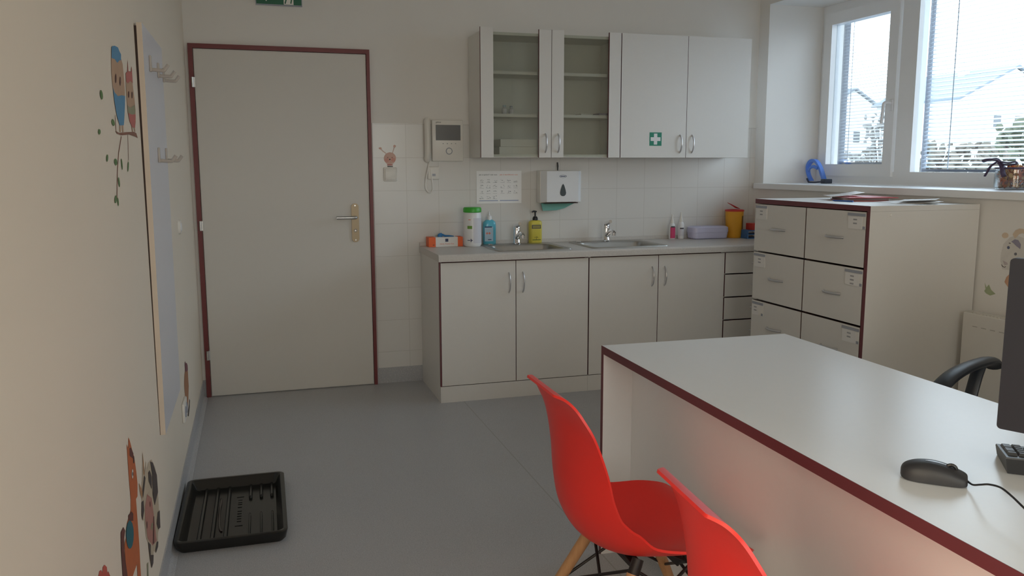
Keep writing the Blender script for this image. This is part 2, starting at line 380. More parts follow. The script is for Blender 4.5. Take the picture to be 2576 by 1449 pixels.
SKY, EXPO = 6.6, 0.0
DECALS = {
 'owl': [
  ('owl_body','peach',1,[(-2.743,1.655),(-2.728,1.659),(-2.683,1.666),(-2.627,1.669),(-2.604,1.662),(-2.575,1.657),(-2.579,1.647),(-2.553,1.633),(-2.543,1.594),(-2.545,1.560),(-2.564,1.522),(-2.598,1.480),(-2.615,1.464),(-2.692,1.460),(-2.726,1.479),(-2.747,1.503),(-2.761,1.527),(-2.767,1.557),(-2.770,1.588),(-2.761,1.619)]),
  ('owl_cap','skyblue',2,[(-2.743,1.655),(-2.728,1.659),(-2.683,1.666),(-2.627,1.669),(-2.604,1.662),(-2.575,1.657),(-2.583,1.640),(-2.608,1.638),(-2.659,1.625),(-2.700,1.630),(-2.756,1.626)]),
  ('owl_belly','skyblue',2,[(-2.766,1.551),(-2.746,1.542),(-2.689,1.536),(-2.619,1.544),(-2.551,1.547),(-2.564,1.522),(-2.598,1.480),(-2.615,1.464),(-2.692,1.460),(-2.726,1.479),(-2.747,1.503),(-2.761,1.527)]),
  ('owl_eye','brown',3,[(-2.694,1.581),(-2.698,1.576),(-2.704,1.571),(-2.710,1.568),(-2.716,1.568),(-2.720,1.570),(-2.722,1.574),(-2.721,1.579),(-2.717,1.584),(-2.711,1.589),(-2.705,1.592),(-2.699,1.593),(-2.695,1.591),(-2.693,1.587)]),
  ('owl_eye','brown',3,[(-2.615,1.581),(-2.619,1.576),(-2.625,1.571),(-2.632,1.568),(-2.638,1.567),(-2.643,1.569),(-2.644,1.573),(-2.643,1.579),(-2.639,1.584),(-2.633,1.589),(-2.626,1.592),(-2.620,1.593),(-2.615,1.591),(-2.614,1.587)]),
  ('owl_foot','peach',1,[(-2.694,1.460),(-2.667,1.462),(-2.671,1.444),(-2.698,1.442)]),
  ('owl_foot','peach',1,[(-2.648,1.462),(-2.618,1.464),(-2.624,1.445),(-2.648,1.444)]),
  ('owl_body','peach',1,[(-2.501,1.615),(-2.465,1.622),(-2.443,1.658),(-2.443,1.626),(-2.382,1.631),(-2.365,1.649),(-2.362,1.633),(-2.363,1.593),(-2.344,1.558),(-2.334,1.523),(-2.347,1.485),(-2.376,1.467),(-2.446,1.466),(-2.491,1.482),(-2.513,1.505),(-2.517,1.532),(-2.518,1.566)]),
  ('owl_cap','rose',2,[(-2.501,1.615),(-2.465,1.622),(-2.443,1.658),(-2.443,1.626),(-2.382,1.631),(-2.365,1.649),(-2.362,1.633),(-2.363,1.599),(-2.413,1.601),(-2.477,1.588),(-2.508,1.591)]),
  ('owl_scarf','sage',2,[(-2.515,1.525),(-2.459,1.520),(-2.353,1.536),(-2.343,1.522),(-2.361,1.508),(-2.428,1.503),(-2.506,1.503)]),
  ('owl_belly','rose',2,[(-2.506,1.503),(-2.428,1.503),(-2.361,1.508),(-2.345,1.507),(-2.376,1.467),(-2.446,1.466),(-2.491,1.482)]),
  ('owl_eye','brown',3,[(-2.461,1.558),(-2.464,1.554),(-2.470,1.550),(-2.476,1.548),(-2.482,1.547),(-2.486,1.549),(-2.488,1.552),(-2.487,1.556),(-2.484,1.561),(-2.479,1.565),(-2.472,1.567),(-2.466,1.567),(-2.462,1.566),(-2.460,1.563)]),
  ('owl_eye','brown',3,[(-2.384,1.563),(-2.388,1.558),(-2.393,1.554),(-2.400,1.552),(-2.406,1.551),(-2.411,1.553),(-2.413,1.556),(-2.412,1.560),(-2.409,1.565),(-2.403,1.569),(-2.396,1.571),(-2.390,1.572),(-2.385,1.570),(-2.383,1.567)]),
  ('owl_foot','peach',1,[(-2.454,1.466),(-2.427,1.467),(-2.422,1.453),(-2.445,1.453)]),
  ('owl_foot','peach',1,[(-2.399,1.467),(-2.376,1.468),(-2.371,1.455),(-2.394,1.455)]),
  ('branch','twig',2,[(-2.775,1.443),(-2.754,1.442),(-2.712,1.440),(-2.571,1.447),(-2.411,1.454),(-2.356,1.452),(-2.328,1.438),(-2.390,1.441),(-2.523,1.442),(-2.670,1.435),(-2.747,1.436)]),
  ('twig','twig',1,[(-2.677,1.432),(-2.747,1.387),(-2.790,1.340),(-2.828,1.272),(-2.818,1.271),(-2.780,1.340),(-2.736,1.387),(-2.666,1.432)]),
  ('twig','twig',1,[(-2.759,1.484),(-2.764,1.442),(-2.757,1.442),(-2.753,1.484)]),
  ('twig','twig',1,[(-2.545,1.440),(-2.567,1.369),(-2.561,1.369),(-2.539,1.440)]),
  ('leaf','leafgreen',2,[(-2.934,1.521),(-2.934,1.516),(-2.938,1.512),(-2.946,1.509),(-2.954,1.508),(-2.963,1.510),(-2.969,1.513),(-2.973,1.517),(-2.972,1.522),(-2.968,1.526),(-2.961,1.529),(-2.952,1.530),(-2.944,1.528),(-2.937,1.525)]),
  ('leaf','leafgreen',2,[(-3.003,1.432),(-3.005,1.429),(-3.011,1.427),(-3.018,1.425),(-3.026,1.425),(-3.032,1.426),(-3.036,1.428),(-3.036,1.430),(-3.033,1.433),(-3.028,1.436),(-3.021,1.437),(-3.013,1.437),(-3.007,1.436),(-3.003,1.434)]),
  ('leaf','leafgreen',2,[(-2.778,1.464),(-2.777,1.460),(-2.781,1.457),(-2.790,1.455),(-2.801,1.454),(-2.812,1.455),(-2.821,1.457),(-2.827,1.460),(-2.827,1.464),(-2.823,1.467),(-2.815,1.470),(-2.804,1.470),(-2.793,1.470),(-2.784,1.467)]),
  ('leaf','leafgreen',2,[(-2.921,1.373),(-2.925,1.369),(-2.931,1.366),(-2.938,1.364),(-2.943,1.364),(-2.947,1.366),(-2.948,1.369),(-2.947,1.373),(-2.943,1.377),(-2.937,1.380),(-2.930,1.381),(-2.925,1.381),(-2.921,1.380),(-2.920,1.377)]),
  ('leaf','leafgreen',2,[(-2.780,1.364),(-2.781,1.361),(-2.788,1.357),(-2.798,1.356),(-2.809,1.355),(-2.819,1.357),(-2.826,1.360),(-2.829,1.363),(-2.828,1.367),(-2.821,1.370),(-2.812,1.372),(-2.801,1.372),(-2.791,1.371),(-2.783,1.368)]),
  ('leaf','leafgreen',2,[(-2.689,1.359),(-2.688,1.352),(-2.690,1.347),(-2.694,1.344),(-2.699,1.344),(-2.704,1.347),(-2.709,1.352),(-2.711,1.358),(-2.711,1.365),(-2.709,1.370),(-2.706,1.373),(-2.701,1.373),(-2.695,1.370),(-2.691,1.365)]),
  ('leaf','leafgreen',2,[(-2.570,1.352),(-2.577,1.346),(-2.584,1.341),(-2.592,1.338),(-2.597,1.338),(-2.600,1.341),(-2.599,1.346),(-2.595,1.352),(-2.588,1.358),(-2.581,1.363),(-2.573,1.366),(-2.568,1.366),(-2.565,1.363),(-2.566,1.358)]),
  ('leaf','leafgreen',2,[(-2.759,1.313),(-2.759,1.307),(-2.762,1.303),(-2.767,1.300),(-2.772,1.300),(-2.778,1.303),(-2.782,1.307),(-2.785,1.313),(-2.785,1.318),(-2.782,1.323),(-2.777,1.325),(-2.772,1.325),(-2.766,1.323),(-2.762,1.318)]),
  ('leaf','leafgreen',2,[(-2.829,1.270),(-2.835,1.266),(-2.842,1.263),(-2.851,1.262),(-2.859,1.262),(-2.864,1.264),(-2.867,1.268),(-2.865,1.272),(-2.860,1.276),(-2.853,1.279),(-2.844,1.281),(-2.836,1.280),(-2.830,1.278),(-2.828,1.274)]),
  ('leaf','leafgreen',2,[(-2.801,1.263),(-2.802,1.258),(-2.804,1.255),(-2.807,1.253),(-2.812,1.253),(-2.817,1.255),(-2.820,1.259),(-2.822,1.264),(-2.822,1.268),(-2.820,1.272),(-2.816,1.274),(-2.812,1.274),(-2.807,1.272),(-2.803,1.268)]),
 ],
 'giraffe': [
  ('body','orange',1,[(-2.910,0.672),(-2.892,0.658),(-2.868,0.629),(-2.836,0.593),(-2.818,0.548),(-2.812,0.512),(-2.827,0.483),(-2.856,0.487),(-2.856,0.456),(-2.855,0.416),(-2.855,0.356),(-2.862,0.303),(-2.867,0.228),(-2.924,0.257),(-2.916,0.334),(-2.957,0.337),(-2.994,0.339),(-3.020,0.322),(-3.014,0.303),(-3.078,0.336),(-3.080,0.381),(-3.083,0.434),(-3.084,0.460),(-3.048,0.469),(-3.020,0.491),(-2.954,0.495),(-2.942,0.520),(-2.946,0.567),(-2.946,0.612),(-2.944,0.665),(-2.922,0.647)]),
  ('mane','maroon',2,[(-2.909,0.642),(-2.884,0.637),(-2.849,0.609),(-2.863,0.600),(-2.914,0.625)]),
  ('hump','maroon',2,[(-2.998,0.500),(-2.947,0.490),(-2.921,0.473),(-2.929,0.457),(-3.001,0.487)]),
  ('tail','maroon',2,[(-3.082,0.506),(-3.060,0.487),(-3.077,0.480),(-3.094,0.452),(-3.072,0.377),(-3.094,0.375),(-3.136,0.409),(-3.134,0.470),(-3.121,0.509)]),
  ('saddle','teal',3,[(-2.940,0.425),(-2.953,0.414),(-2.975,0.410),(-3.001,0.415),(-3.026,0.426),(-3.045,0.442),(-3.055,0.459),(-3.054,0.475),(-3.042,0.485),(-3.022,0.490),(-2.996,0.486),(-2.971,0.475),(-2.950,0.459),(-2.939,0.441)]),
  ('eye','white',3,[(-2.877,0.564),(-2.881,0.560),(-2.886,0.557),(-2.893,0.557),(-2.899,0.559),(-2.903,0.563),(-2.905,0.568),(-2.904,0.573),(-2.900,0.577),(-2.895,0.580),(-2.888,0.580),(-2.883,0.578),(-2.878,0.574),(-2.876,0.569)]),
  ('eye_dot','dark',4,[(-2.882,0.565),(-2.884,0.563),(-2.887,0.562),(-2.890,0.562),(-2.893,0.563),(-2.895,0.565),(-2.896,0.568),(-2.896,0.570),(-2.894,0.572),(-2.891,0.573),(-2.888,0.573),(-2.885,0.572),(-2.883,0.570),(-2.882,0.568)]),
  ('ear','dark',3,[(-2.844,0.590),(-2.847,0.587),(-2.851,0.585),(-2.855,0.584),(-2.859,0.585),(-2.861,0.588),(-2.862,0.592),(-2.861,0.596),(-2.858,0.600),(-2.854,0.602),(-2.850,0.603),(-2.846,0.601),(-2.844,0.599),(-2.843,0.595)]),
 ],
 'cow': [
  ('body','cream',1,[(-2.682,0.557),(-2.672,0.522),(-2.673,0.487),(-2.623,0.511),(-2.615,0.481),(-2.573,0.488),(-2.501,0.474),(-2.430,0.425),(-2.399,0.377),(-2.400,0.324),(-2.402,0.271),(-2.397,0.218),(-2.462,0.222),(-2.482,0.188),(-2.539,0.191),(-2.587,0.219),(-2.619,0.196),(-2.658,0.199),(-2.678,0.230),(-2.693,0.295),(-2.718,0.316),(-2.733,0.376),(-2.770,0.392),(-2.782,0.411),(-2.754,0.443),(-2.787,0.485),(-2.787,0.505),(-2.749,0.474),(-2.716,0.493)]),
  ('belly','pink',2,[(-2.648,0.420),(-2.559,0.373),(-2.535,0.309),(-2.509,0.217),(-2.605,0.244),(-2.698,0.307),(-2.720,0.377),(-2.704,0.406)]),
  ('patch','charcoal',3,[(-2.538,0.480),(-2.483,0.457),(-2.407,0.390),(-2.405,0.333),(-2.502,0.328),(-2.532,0.372),(-2.513,0.429)]),
  ('patch','charcoal',3,[(-2.598,0.466),(-2.562,0.461),(-2.527,0.428),(-2.545,0.396),(-2.599,0.441)]),
  ('patch','charcoal',3,[(-2.683,0.489),(-2.661,0.473),(-2.703,0.453),(-2.736,0.442),(-2.735,0.465)]),
  ('patch','charcoal',3,[(-2.442,0.281),(-2.394,0.268),(-2.405,0.215),(-2.457,0.230),(-2.488,0.263)]),
  ('hoof','charcoal',3,[(-2.693,0.295),(-2.646,0.265),(-2.660,0.240),(-2.601,0.213),(-2.619,0.196),(-2.658,0.199),(-2.682,0.247)]),
  ('hoof','charcoal',3,[(-2.511,0.214),(-2.476,0.199),(-2.491,0.189),(-2.546,0.194),(-2.555,0.208)]),
  ('horn','tan',2,[(-2.682,0.557),(-2.672,0.522),(-2.673,0.487),(-2.692,0.494)]),
  ('ear','tan',2,[(-2.787,0.505),(-2.749,0.474),(-2.734,0.459),(-2.749,0.444),(-2.779,0.479)]),
  ('stroke','sage',3,[(-2.594,0.311),(-2.573,0.299),(-2.594,0.286),(-2.623,0.305)]),
  ('stroke','brown',3,[(-2.550,0.312),(-2.532,0.305),(-2.572,0.235),(-2.603,0.249)]),
  ('stroke','brown',3,[(-2.595,0.368),(-2.598,0.366),(-2.602,0.364),(-2.606,0.364),(-2.610,0.366),(-2.612,0.368),(-2.613,0.372),(-2.612,0.375),(-2.610,0.378),(-2.606,0.380),(-2.602,0.380),(-2.598,0.378),(-2.596,0.375),(-2.595,0.372)]),
  ('stroke','brown',3,[(-2.684,0.342),(-2.687,0.338),(-2.692,0.336),(-2.697,0.336),(-2.701,0.338),(-2.704,0.341),(-2.705,0.346),(-2.704,0.350),(-2.701,0.354),(-2.696,0.356),(-2.691,0.356),(-2.687,0.354),(-2.684,0.351),(-2.683,0.346)]),
  ('front_leg','charcoal',2,[(-2.762,0.441),(-2.725,0.432),(-2.723,0.402),(-2.770,0.392),(-2.782,0.411)]),
 ],
 'flower': [
  ('petals','coral',1,[(-3.413,0.540),(-3.395,0.546),(-3.377,0.540),(-3.366,0.528),(-3.358,0.537),(-3.339,0.533),(-3.316,0.517),(-3.316,0.502),(-3.304,0.502),(-3.288,0.484),(-3.281,0.468),(-3.320,0.473),(-3.373,0.498),(-3.406,0.521)]),
  ('stem','leafgreen',1,[(-3.365,0.494),(-3.350,0.487),(-3.354,0.455),(-3.370,0.463)]),
 ],
 'monkey': [
  ('body','tan2',1,[(-1.140,0.473),(-1.103,0.453),(-1.055,0.446),(-1.013,0.423),(-1.014,0.392),(-1.018,0.358),(-1.014,0.323),(-1.057,0.293),(-1.097,0.262),(-1.152,0.250),(-1.192,0.285),(-1.226,0.324),(-1.245,0.355),(-1.248,0.395),(-1.204,0.424),(-1.162,0.434),(-1.163,0.460)]),
  ('hat','plum',2,[(-1.140,0.473),(-1.103,0.453),(-1.055,0.446),(-1.013,0.423),(-1.015,0.402),(-1.111,0.415),(-1.162,0.434),(-1.163,0.460)]),
  ('tail','charcoal',2,[(-1.023,0.264),(-0.997,0.249),(-1.041,0.226),(-1.118,0.207),(-1.162,0.221),(-1.117,0.237),(-1.049,0.245)]),
 ],
 'bunny': [
  ('head','pink2',1,[(1.173,1.396),(1.171,1.387),(1.167,1.378),(1.161,1.370),(1.153,1.364),(1.144,1.361),(1.135,1.360),(1.125,1.361),(1.116,1.364),(1.109,1.370),(1.103,1.378),(1.099,1.387),(1.098,1.396),(1.100,1.406),(1.104,1.414),(1.110,1.422),(1.118,1.428),(1.127,1.431),(1.136,1.433),(1.146,1.431),(1.155,1.428),(1.162,1.422),(1.168,1.414),(1.172,1.406)]),
  ('antenna','pink3',1,[(1.113,1.429),(1.096,1.441),(1.079,1.458),(1.075,1.453),(1.092,1.437),(1.110,1.424)]),
  ('antenna','pink3',1,[(1.155,1.429),(1.162,1.450),(1.170,1.470),(1.165,1.472),(1.157,1.452),(1.150,1.430)]),
  ('ear_tip','pink2',2,[(1.088,1.456),(1.087,1.453),(1.084,1.451),(1.080,1.450),(1.076,1.450),(1.073,1.451),(1.070,1.453),(1.069,1.456),(1.070,1.459),(1.073,1.461),(1.077,1.462),(1.081,1.462),(1.084,1.461),(1.087,1.459)]),
  ('ear_tip','pink2',2,[(1.174,1.469),(1.173,1.466),(1.170,1.463),(1.167,1.462),(1.163,1.462),(1.160,1.463),(1.157,1.466),(1.157,1.469),(1.158,1.473),(1.160,1.475),(1.163,1.477),(1.167,1.477),(1.170,1.475),(1.173,1.473)]),
  ('cheek','pink4',2,[(1.131,1.385),(1.130,1.380),(1.126,1.376),(1.120,1.373),(1.113,1.373),(1.108,1.376),(1.104,1.380),(1.103,1.385),(1.104,1.390),(1.108,1.394),(1.114,1.396),(1.120,1.396),(1.126,1.394),(1.130,1.390)]),
  ('cheek','pink4',2,[(1.169,1.386),(1.168,1.381),(1.164,1.377),(1.159,1.375),(1.153,1.375),(1.148,1.377),(1.144,1.381),(1.143,1.386),(1.144,1.392),(1.148,1.396),(1.153,1.398),(1.159,1.398),(1.164,1.396),(1.168,1.392)]),
  ('eye','rosebrown',2,[(1.126,1.401),(1.125,1.399),(1.124,1.398),(1.123,1.397),(1.122,1.397),(1.120,1.398),(1.120,1.399),(1.119,1.401),(1.120,1.402),(1.121,1.403),(1.122,1.404),(1.123,1.404),(1.125,1.403),(1.125,1.402)]),
  ('eye','rosebrown',2,[(1.152,1.401),(1.152,1.399),(1.151,1.398),(1.150,1.398),(1.148,1.398),(1.147,1.398),(1.146,1.399),(1.146,1.401),(1.146,1.402),(1.147,1.403),(1.149,1.404),(1.150,1.404),(1.151,1.403),(1.152,1.402)]),
  ('nose','charcoal',3,[(1.139,1.390),(1.139,1.388),(1.137,1.387),(1.136,1.386),(1.133,1.386),(1.132,1.387),(1.130,1.388),(1.130,1.390),(1.131,1.391),(1.132,1.393),(1.134,1.393),(1.136,1.393),(1.138,1.393),(1.139,1.391)]),
  ('collar','rose',1,[(1.117,1.360),(1.152,1.360),(1.152,1.354),(1.117,1.354)]),
  ('stripe','charcoal',1,[(1.119,1.351),(1.153,1.350),(1.153,1.345),(1.119,1.345)]),
 ],
 'dog': [
  ('face','palegrey',1,[(-2.078,0.938),(-2.087,0.984),(-2.120,1.018),(-2.154,1.029),(-2.207,1.017),(-2.226,0.887),(-2.144,0.866),(-2.092,0.866),(-2.078,0.904)]),
  ('rainbow','peach2',2,[(-2.133,1.033),(-2.146,1.052),(-2.167,1.062),(-2.196,1.061),(-2.216,1.048),(-2.205,1.033),(-2.185,1.043),(-2.167,1.036),(-2.155,1.021),(-2.146,1.015)]),
  ('ear','violet',3,[(-2.129,0.999),(-2.147,1.011),(-2.166,1.009),(-2.182,0.990),(-2.180,0.969),(-2.159,0.980),(-2.142,0.992)]),
  ('eye','navy',3,[(-2.124,0.971),(-2.124,0.968),(-2.122,0.965),(-2.119,0.963),(-2.116,0.963),(-2.112,0.964),(-2.110,0.966),(-2.109,0.970),(-2.109,0.973),(-2.111,0.975),(-2.114,0.977),(-2.118,0.977),(-2.121,0.976),(-2.123,0.974)]),
  ('nose','slate',3,[(-2.165,0.945),(-2.165,0.942),(-2.163,0.939),(-2.160,0.938),(-2.157,0.937),(-2.153,0.938),(-2.151,0.940),(-2.150,0.943),(-2.150,0.946),(-2.152,0.949),(-2.155,0.950),(-2.159,0.951),(-2.162,0.950),(-2.164,0.948)]),
  ('brow','charcoal',3,[(-2.116,0.990),(-2.127,0.989),(-2.127,0.992),(-2.117,0.993)]),
  ('muzzle','mauve',2,[(-2.090,0.908),(-2.115,0.900),(-2.122,0.892),(-2.103,0.885)]),
  ('mouth','charcoal',3,[(-2.085,0.886),(-2.093,0.877),(-2.104,0.875),(-2.112,0.879),(-2.111,0.882),(-2.104,0.878),(-2.095,0.880),(-2.088,0.888)]),
  ('foot','terracotta',2,[(-2.110,0.808),(-2.118,0.832),(-2.133,0.848),(-2.150,0.811),(-2.142,0.787),(-2.131,0.787)]),
  ('petal','peach2',1,[(-2.111,1.026),(-2.110,1.020),(-2.105,1.015),(-2.098,1.012),(-2.090,1.011),(-2.082,1.013),(-2.077,1.017),(-2.074,1.023),(-2.076,1.029),(-2.080,1.034),(-2.087,1.037),(-2.096,1.038),(-2.103,1.036),(-2.109,1.032)]),
 ],
 'grass': [
  ('tuft','leafgreen2',1,[(-1.999,0.791),(-2.012,0.769),(-2.024,0.785),(-2.039,0.761),(-2.066,0.745),(-2.036,0.733),(-2.011,0.740),(-2.000,0.750),(-2.007,0.760)]),
 ],
 'sprout': [
  ('stem','sage',1,[(-2.741,0.251),(-2.710,0.242),(-2.722,0.220),(-2.726,0.186),(-2.766,0.206),(-2.745,0.232)]),
 ],
}
# ------------------------------------------------------------------ the room
W, REV, CEIL, YF = 3.673, 0.424, 2.95, -6.3
WX = W + REV                                   # inner plane of the window frames
WY0, WY1, WZ0, WZ1 = -0.115, -2.30, 1.2275, 2.407
TH = 0.62
struct('floor', MB().box(-0.15, W+TH, YF-0.15, 0.15, -0.12, 0), 'floor')
struct('ceiling', MB().box(-0.15, W+TH, YF-0.15, 0.15, CEIL, CEIL+0.12), 'ceiling_paint')
wb = struct('wall_back', MB().box(-0.15, W+TH, 0, 0.15, 0, CEIL), 'wall_paint')
obj('tiles', MB().box(1.032, W, -0.006, 0, 0.1, 1.605), 'tile', wb)
GY0, GY1, GZ1 = -4.35, -6.15, 2.35                    # unseen glazed double door, added in the side wall for fill light
m = MB(); m.box(-0.15, 0, GY0, 0, 0, CEIL); m.box(-0.15, 0, YF, GY1, 0, CEIL); m.box(-0.15, 0, GY1, GY0, GZ1, CEIL)
struct('wall_left', m, 'wall_warm_lit')
d2 = thing('fill_light_door', 'added white glazed double door behind the camera, letting in fill light', 'door', (-0.1, (GY0+GY1)/2, 0), kind='structure')
m = MB(); gm = (GY0+GY1)/2
for a_, b_ in ((GY0-0.07, GY0), (GY1, GY1+0.07), (gm-0.06, gm+0.06)): m.box(-0.12, -0.06, a_, b_, 0.002, GZ1)
for a_, b_ in ((gm+0.06, GY0-0.07), (GY1+0.07, gm-0.06)):
    m.box(-0.12, -0.06, a_, b_, 0.002, 0.12); m.box(-0.12, -0.06, a_, b_, GZ1-0.08, GZ1)
    obj('pane', MB().box(-0.095, -0.089, a_, b_, 0.12, GZ1-0.08), 'fill_door_pane', d2)
obj('door_frame', m, 'pvc', d2)
FX0, FX1, FZ0_, FZ1_ = 0.35, 2.45, 0.85, 2.35          # unseen wide window, added in the end wall for fill light
m = MB(); m.box(-0.15, W+TH, YF-0.15, YF, 0, FZ0_); m.box(-0.15, FX0, YF-0.15, YF, FZ0_, CEIL); m.box(FX1, W+TH, YF-0.15, YF, FZ0_, CEIL); m.box(FX0, FX1, YF-0.15, YF, FZ1_, CEIL)
struct('wall_front', m, 'wall_paint')
m = MB()
m.box(W, W+TH, YF, 0, 0, WZ0-0.038)
m.box(W, W+TH, WY0, 0, WZ0-0.038, CEIL)
m.box(W, W+TH, WY1, WY0, WZ1, CEIL)
m.box(W, W+TH, YF, WY1, WZ0-0.038, CEIL)
struct('wall_right', m, 'wall_paint')
m = MB(); m.box(1.027, 1.313, -0.006, -0.0, 0, 0.1); m.box(0, 0.018, -0.006, 0, 0, 0.1)
struct('baseboard_back', m, 'floor')
m = MB(); m.box(0, 0.005, GY0, -0.006, 0.02, 0.1)
m.grid([[(0.0051, y, 0.022), (0.012, y, 0.008), (0.024, y, 0.0012)] for y in (GY0, -0.03)])
struct('baseboard_left', m, 'floor')
m = MB(); m.box(W-0.005, W, YF, -1.96, 0, 0.1); struct('baseboard_right', m, 'floor')

# door
dr = thing('door_1', 'cream flush door with a dark red steel frame, beside the tiled wall', 'door', (0.52, 0, 0), kind='structure')
m = MB()
m.box(0.019, 0.044, -0.022, 0, 0, 2.03); m.box(1.006, 1.0255, -0.022, 0, 0, 2.03); m.box(0.044, 1.006, -0.022, 0, 2.005, 2.03)
obj('door_frame', m, 'frame_red', dr)
leaf = obj('door_leaf', MB().box(0.047, 1.003, -0.017, -0.001, 0.006, 2.002, bevel=0.002), 'door_skin', dr)
for z in (0.225, 0.985, 1.79):
    obj('hinge', MB().cyl((0.036, -0.027, z), (0.036, -0.027, z+0.055), 0.007, n=12).box(0.030, 0.05, -0.025, -0.019, z, z+0.055), 'steel', dr, smooth=True)
pl = MB(); pts = rrect(0.893, 0.937, 0.895, 1.128, 0.021)
pl.prism([(x, -0.017, z) for x, z in pts], (0, -0.008, 0))
hp = obj('handle_plate', pl, 'brass_satin', leaf)
m = MB(); m.tube(smooth_pts([(0.917, -0.024, 1.045), (0.917, -0.055, 1.045), (0.912, -0.068, 1.045), (0.895, -0.072, 1.045), (0.80, -0.072, 1.045)], 5), 0.0095, 12)
obj('lever', m, 'steel', leaf, smooth=True)
m = MB(); m.ring((0.915, -0.0255, 0.965), 0.008, 0.002, 'y'); m.cyl((0.915, -0.0252, 0.965), (0.915, -0.027, 0.965), 0.0035, n=10)
m.cyl((0.915, -0.0252, 1.115), (0.915, -0.0275, 1.115), 0.004, n=10); m.cyl((0.915, -0.0252, 0.908), (0.915, -0.0275, 0.908), 0.004, n=10)
obj('lock_and_screws', m, 'steel', leaf, smooth=True)

# windows ----------------------------------------------------------
def frame_box(m, y0, y1, z0, z1, w, x0, x1, mi=None):   # y0>y1
    m.box(x0, x1, y0-w, y0, z0, z1, mi); m.box(x0, x1, y1, y1+w, z0, z1, mi)
    m.box(x0, x1, y1+w, y0-w, z0, z0+w, mi); m.box(x0, x1, y1+w, y0-w, z1-w, z1, mi)
w1 = thing('window_1', 'white plastic two-part window in a deep reveal above the filing cabinet', 'window', (WX, -1.2, WZ0), kind='structure')
m = MB()
xf0, xf1 = WX, WX + 0.07
m.box(xf0, xf1, WY0-0.055, WY0, WZ0, WZ1); m.box(xf0, xf1, WY1, WY1+0.09, WZ0, WZ1)
m.box(xf0, xf1, WY1+0.09, WY0-0.055, WZ0, WZ0+0.08); m.box(xf0, xf1, WY1+0.09, WY0-0.055, WZ1-0.07, WZ1)
m.box(xf0, xf1, -0.995, -0.862, WZ0+0.08, WZ1-0.07)
obj('window_frame', m, 'pvc', w1)
m = MB()
frame_box(m, -0.153, -0.853, 1.277, 2.352, 0.078, xf0-0.018, xf0+0.05)
sash = obj('window_sash', m, 'pvc', w1)
m = MB(); hx = xf0 - 0.018
m.box(hx-0.012, hx, -0.848, -0.820, 1.675, 1.745, bevel=0.004)
m.tube(smooth_pts([(hx-0.01, -0.834, 1.722), (hx-0.042, -0.833, 1.726), (hx-0.055, -0.826, 1.716), (hx-0.055, -0.822, 1.68), (hx-0.055, -0.816, 1.60)], 5), [0.009]*21, 10)
obj('window_handle', m, 'plastic_cool', sash, smooth=True)
obj('pane', MB().box(xf0+0.02, xf0+0.026, -0.775, -0.231, 1.355, 2.274), 'pane', sash)
obj('pane', MB().box(xf0+0.03, xf0+0.036, WY1+0.09, -0.995, WZ0+0.08, WZ1-0.07), 'pane', w1)
m = MB(); m.box(W-0.035, WX, WY1-0.06, -0.05, WZ0-0.037, WZ0, bevel=0.003)
obj('window_sill', m, 'pvc', w1)
w2 = thing('fill_light_window', 'added wide white window behind the camera, letting in fill light', 'window', (1.85, YF-0.1, FZ0_), kind='structure')
m = MB(); y0_, y1_ = YF-0.12, YF-0.05
m.box(FX0, FX0+0.08, y0_, y1_, FZ0_, FZ1_); m.box(FX1-0.08, FX1, y0_, y1_, FZ0_, FZ1_); m.box(FX0+0.08, FX1-0.08, y0_, y1_, FZ0_, FZ0_+0.08); m.box(FX0+0.08, FX1-0.08, y0_, y1_, FZ1_-0.08, FZ1_)
m.box(1.35, 1.45, y0_, y1_, FZ0_+0.08, FZ1_-0.08)
obj('window_frame', m, 'pvc', w2)
for a_, b_ in ((FX0+0.08, 1.35), (1.45, FX1-0.08)): obj('pane', MB().box(a_, b_, YF-0.09, YF-0.084, FZ0_+0.08, FZ1_-0.08), 'fill_window_pane', w2)
obj('window_sill', MB().box(FX0-0.05, FX1+0.05, YF-0.05, YF+0.12, FZ0_-0.035, FZ0_-0.0005, bevel=0.003), 'pvc', w2)

def blind(name, label, y0, y1, z0, z1, tilt, pitch, x, rail_y):
    b = thing(name, label, 'blind', (x, (y0+y1)/2, z0), group='blinds outside the window')
    m = MB(); z = z0 + 0.03; hw = 0.0125
    while z < z1 - 0.01:
        dz = hw*math.sin(tilt); dx = hw*math.cos(tilt)
        m.box(x-dx, x+dx, y1, y0, z-0.0006, z+0.0006)
        vs = m.bm.verts[-8:]
        for v in vs: v.co.z += dz * (v.co.x - x) / dx
        z += pitch
    obj('slats', m, 'blind_slat', b)
    obj('bottom_rail', MB().box(x-0.012, x+0.012, y1, y0, z0+0.002, z0+0.016), 'blind_dark', b)
    for yy in (y0-0.16*(y0-y1), y1+0.16*(y0-y1)):
        obj('ladder_cord', MB().box(x-0.014, x-0.0125, yy-0.0035, yy+0.0035, z0+0.016, z1), 'blind_slat', b)
    obj('guide_rail', MB().box(x-0.01, x+0.018, y0-0.002, y0+0.010, z0, z1), 'rail_grey', b)
    obj('guide_rail', MB().box(x+0.045, x+0.06, rail_y, rail_y+0.008, z0, z1), 'rail_grey', b)
bx = xf1 + 0.05
for args in (('venetian_blind', 'lowered venetian blind with open slats behind the narrow window sash that has the handle', -0.20, -0.80, 1.352, 2.33, 0.30, 0.0215, bx, -0.17),
             ('venetian_blind', 'lowered venetian blind with open slats behind the wide fixed window pane', -0.97, -2.24, 1.308, 2.33, 0.42, 0.0235, bx, -0.925)):
    blind(*args)

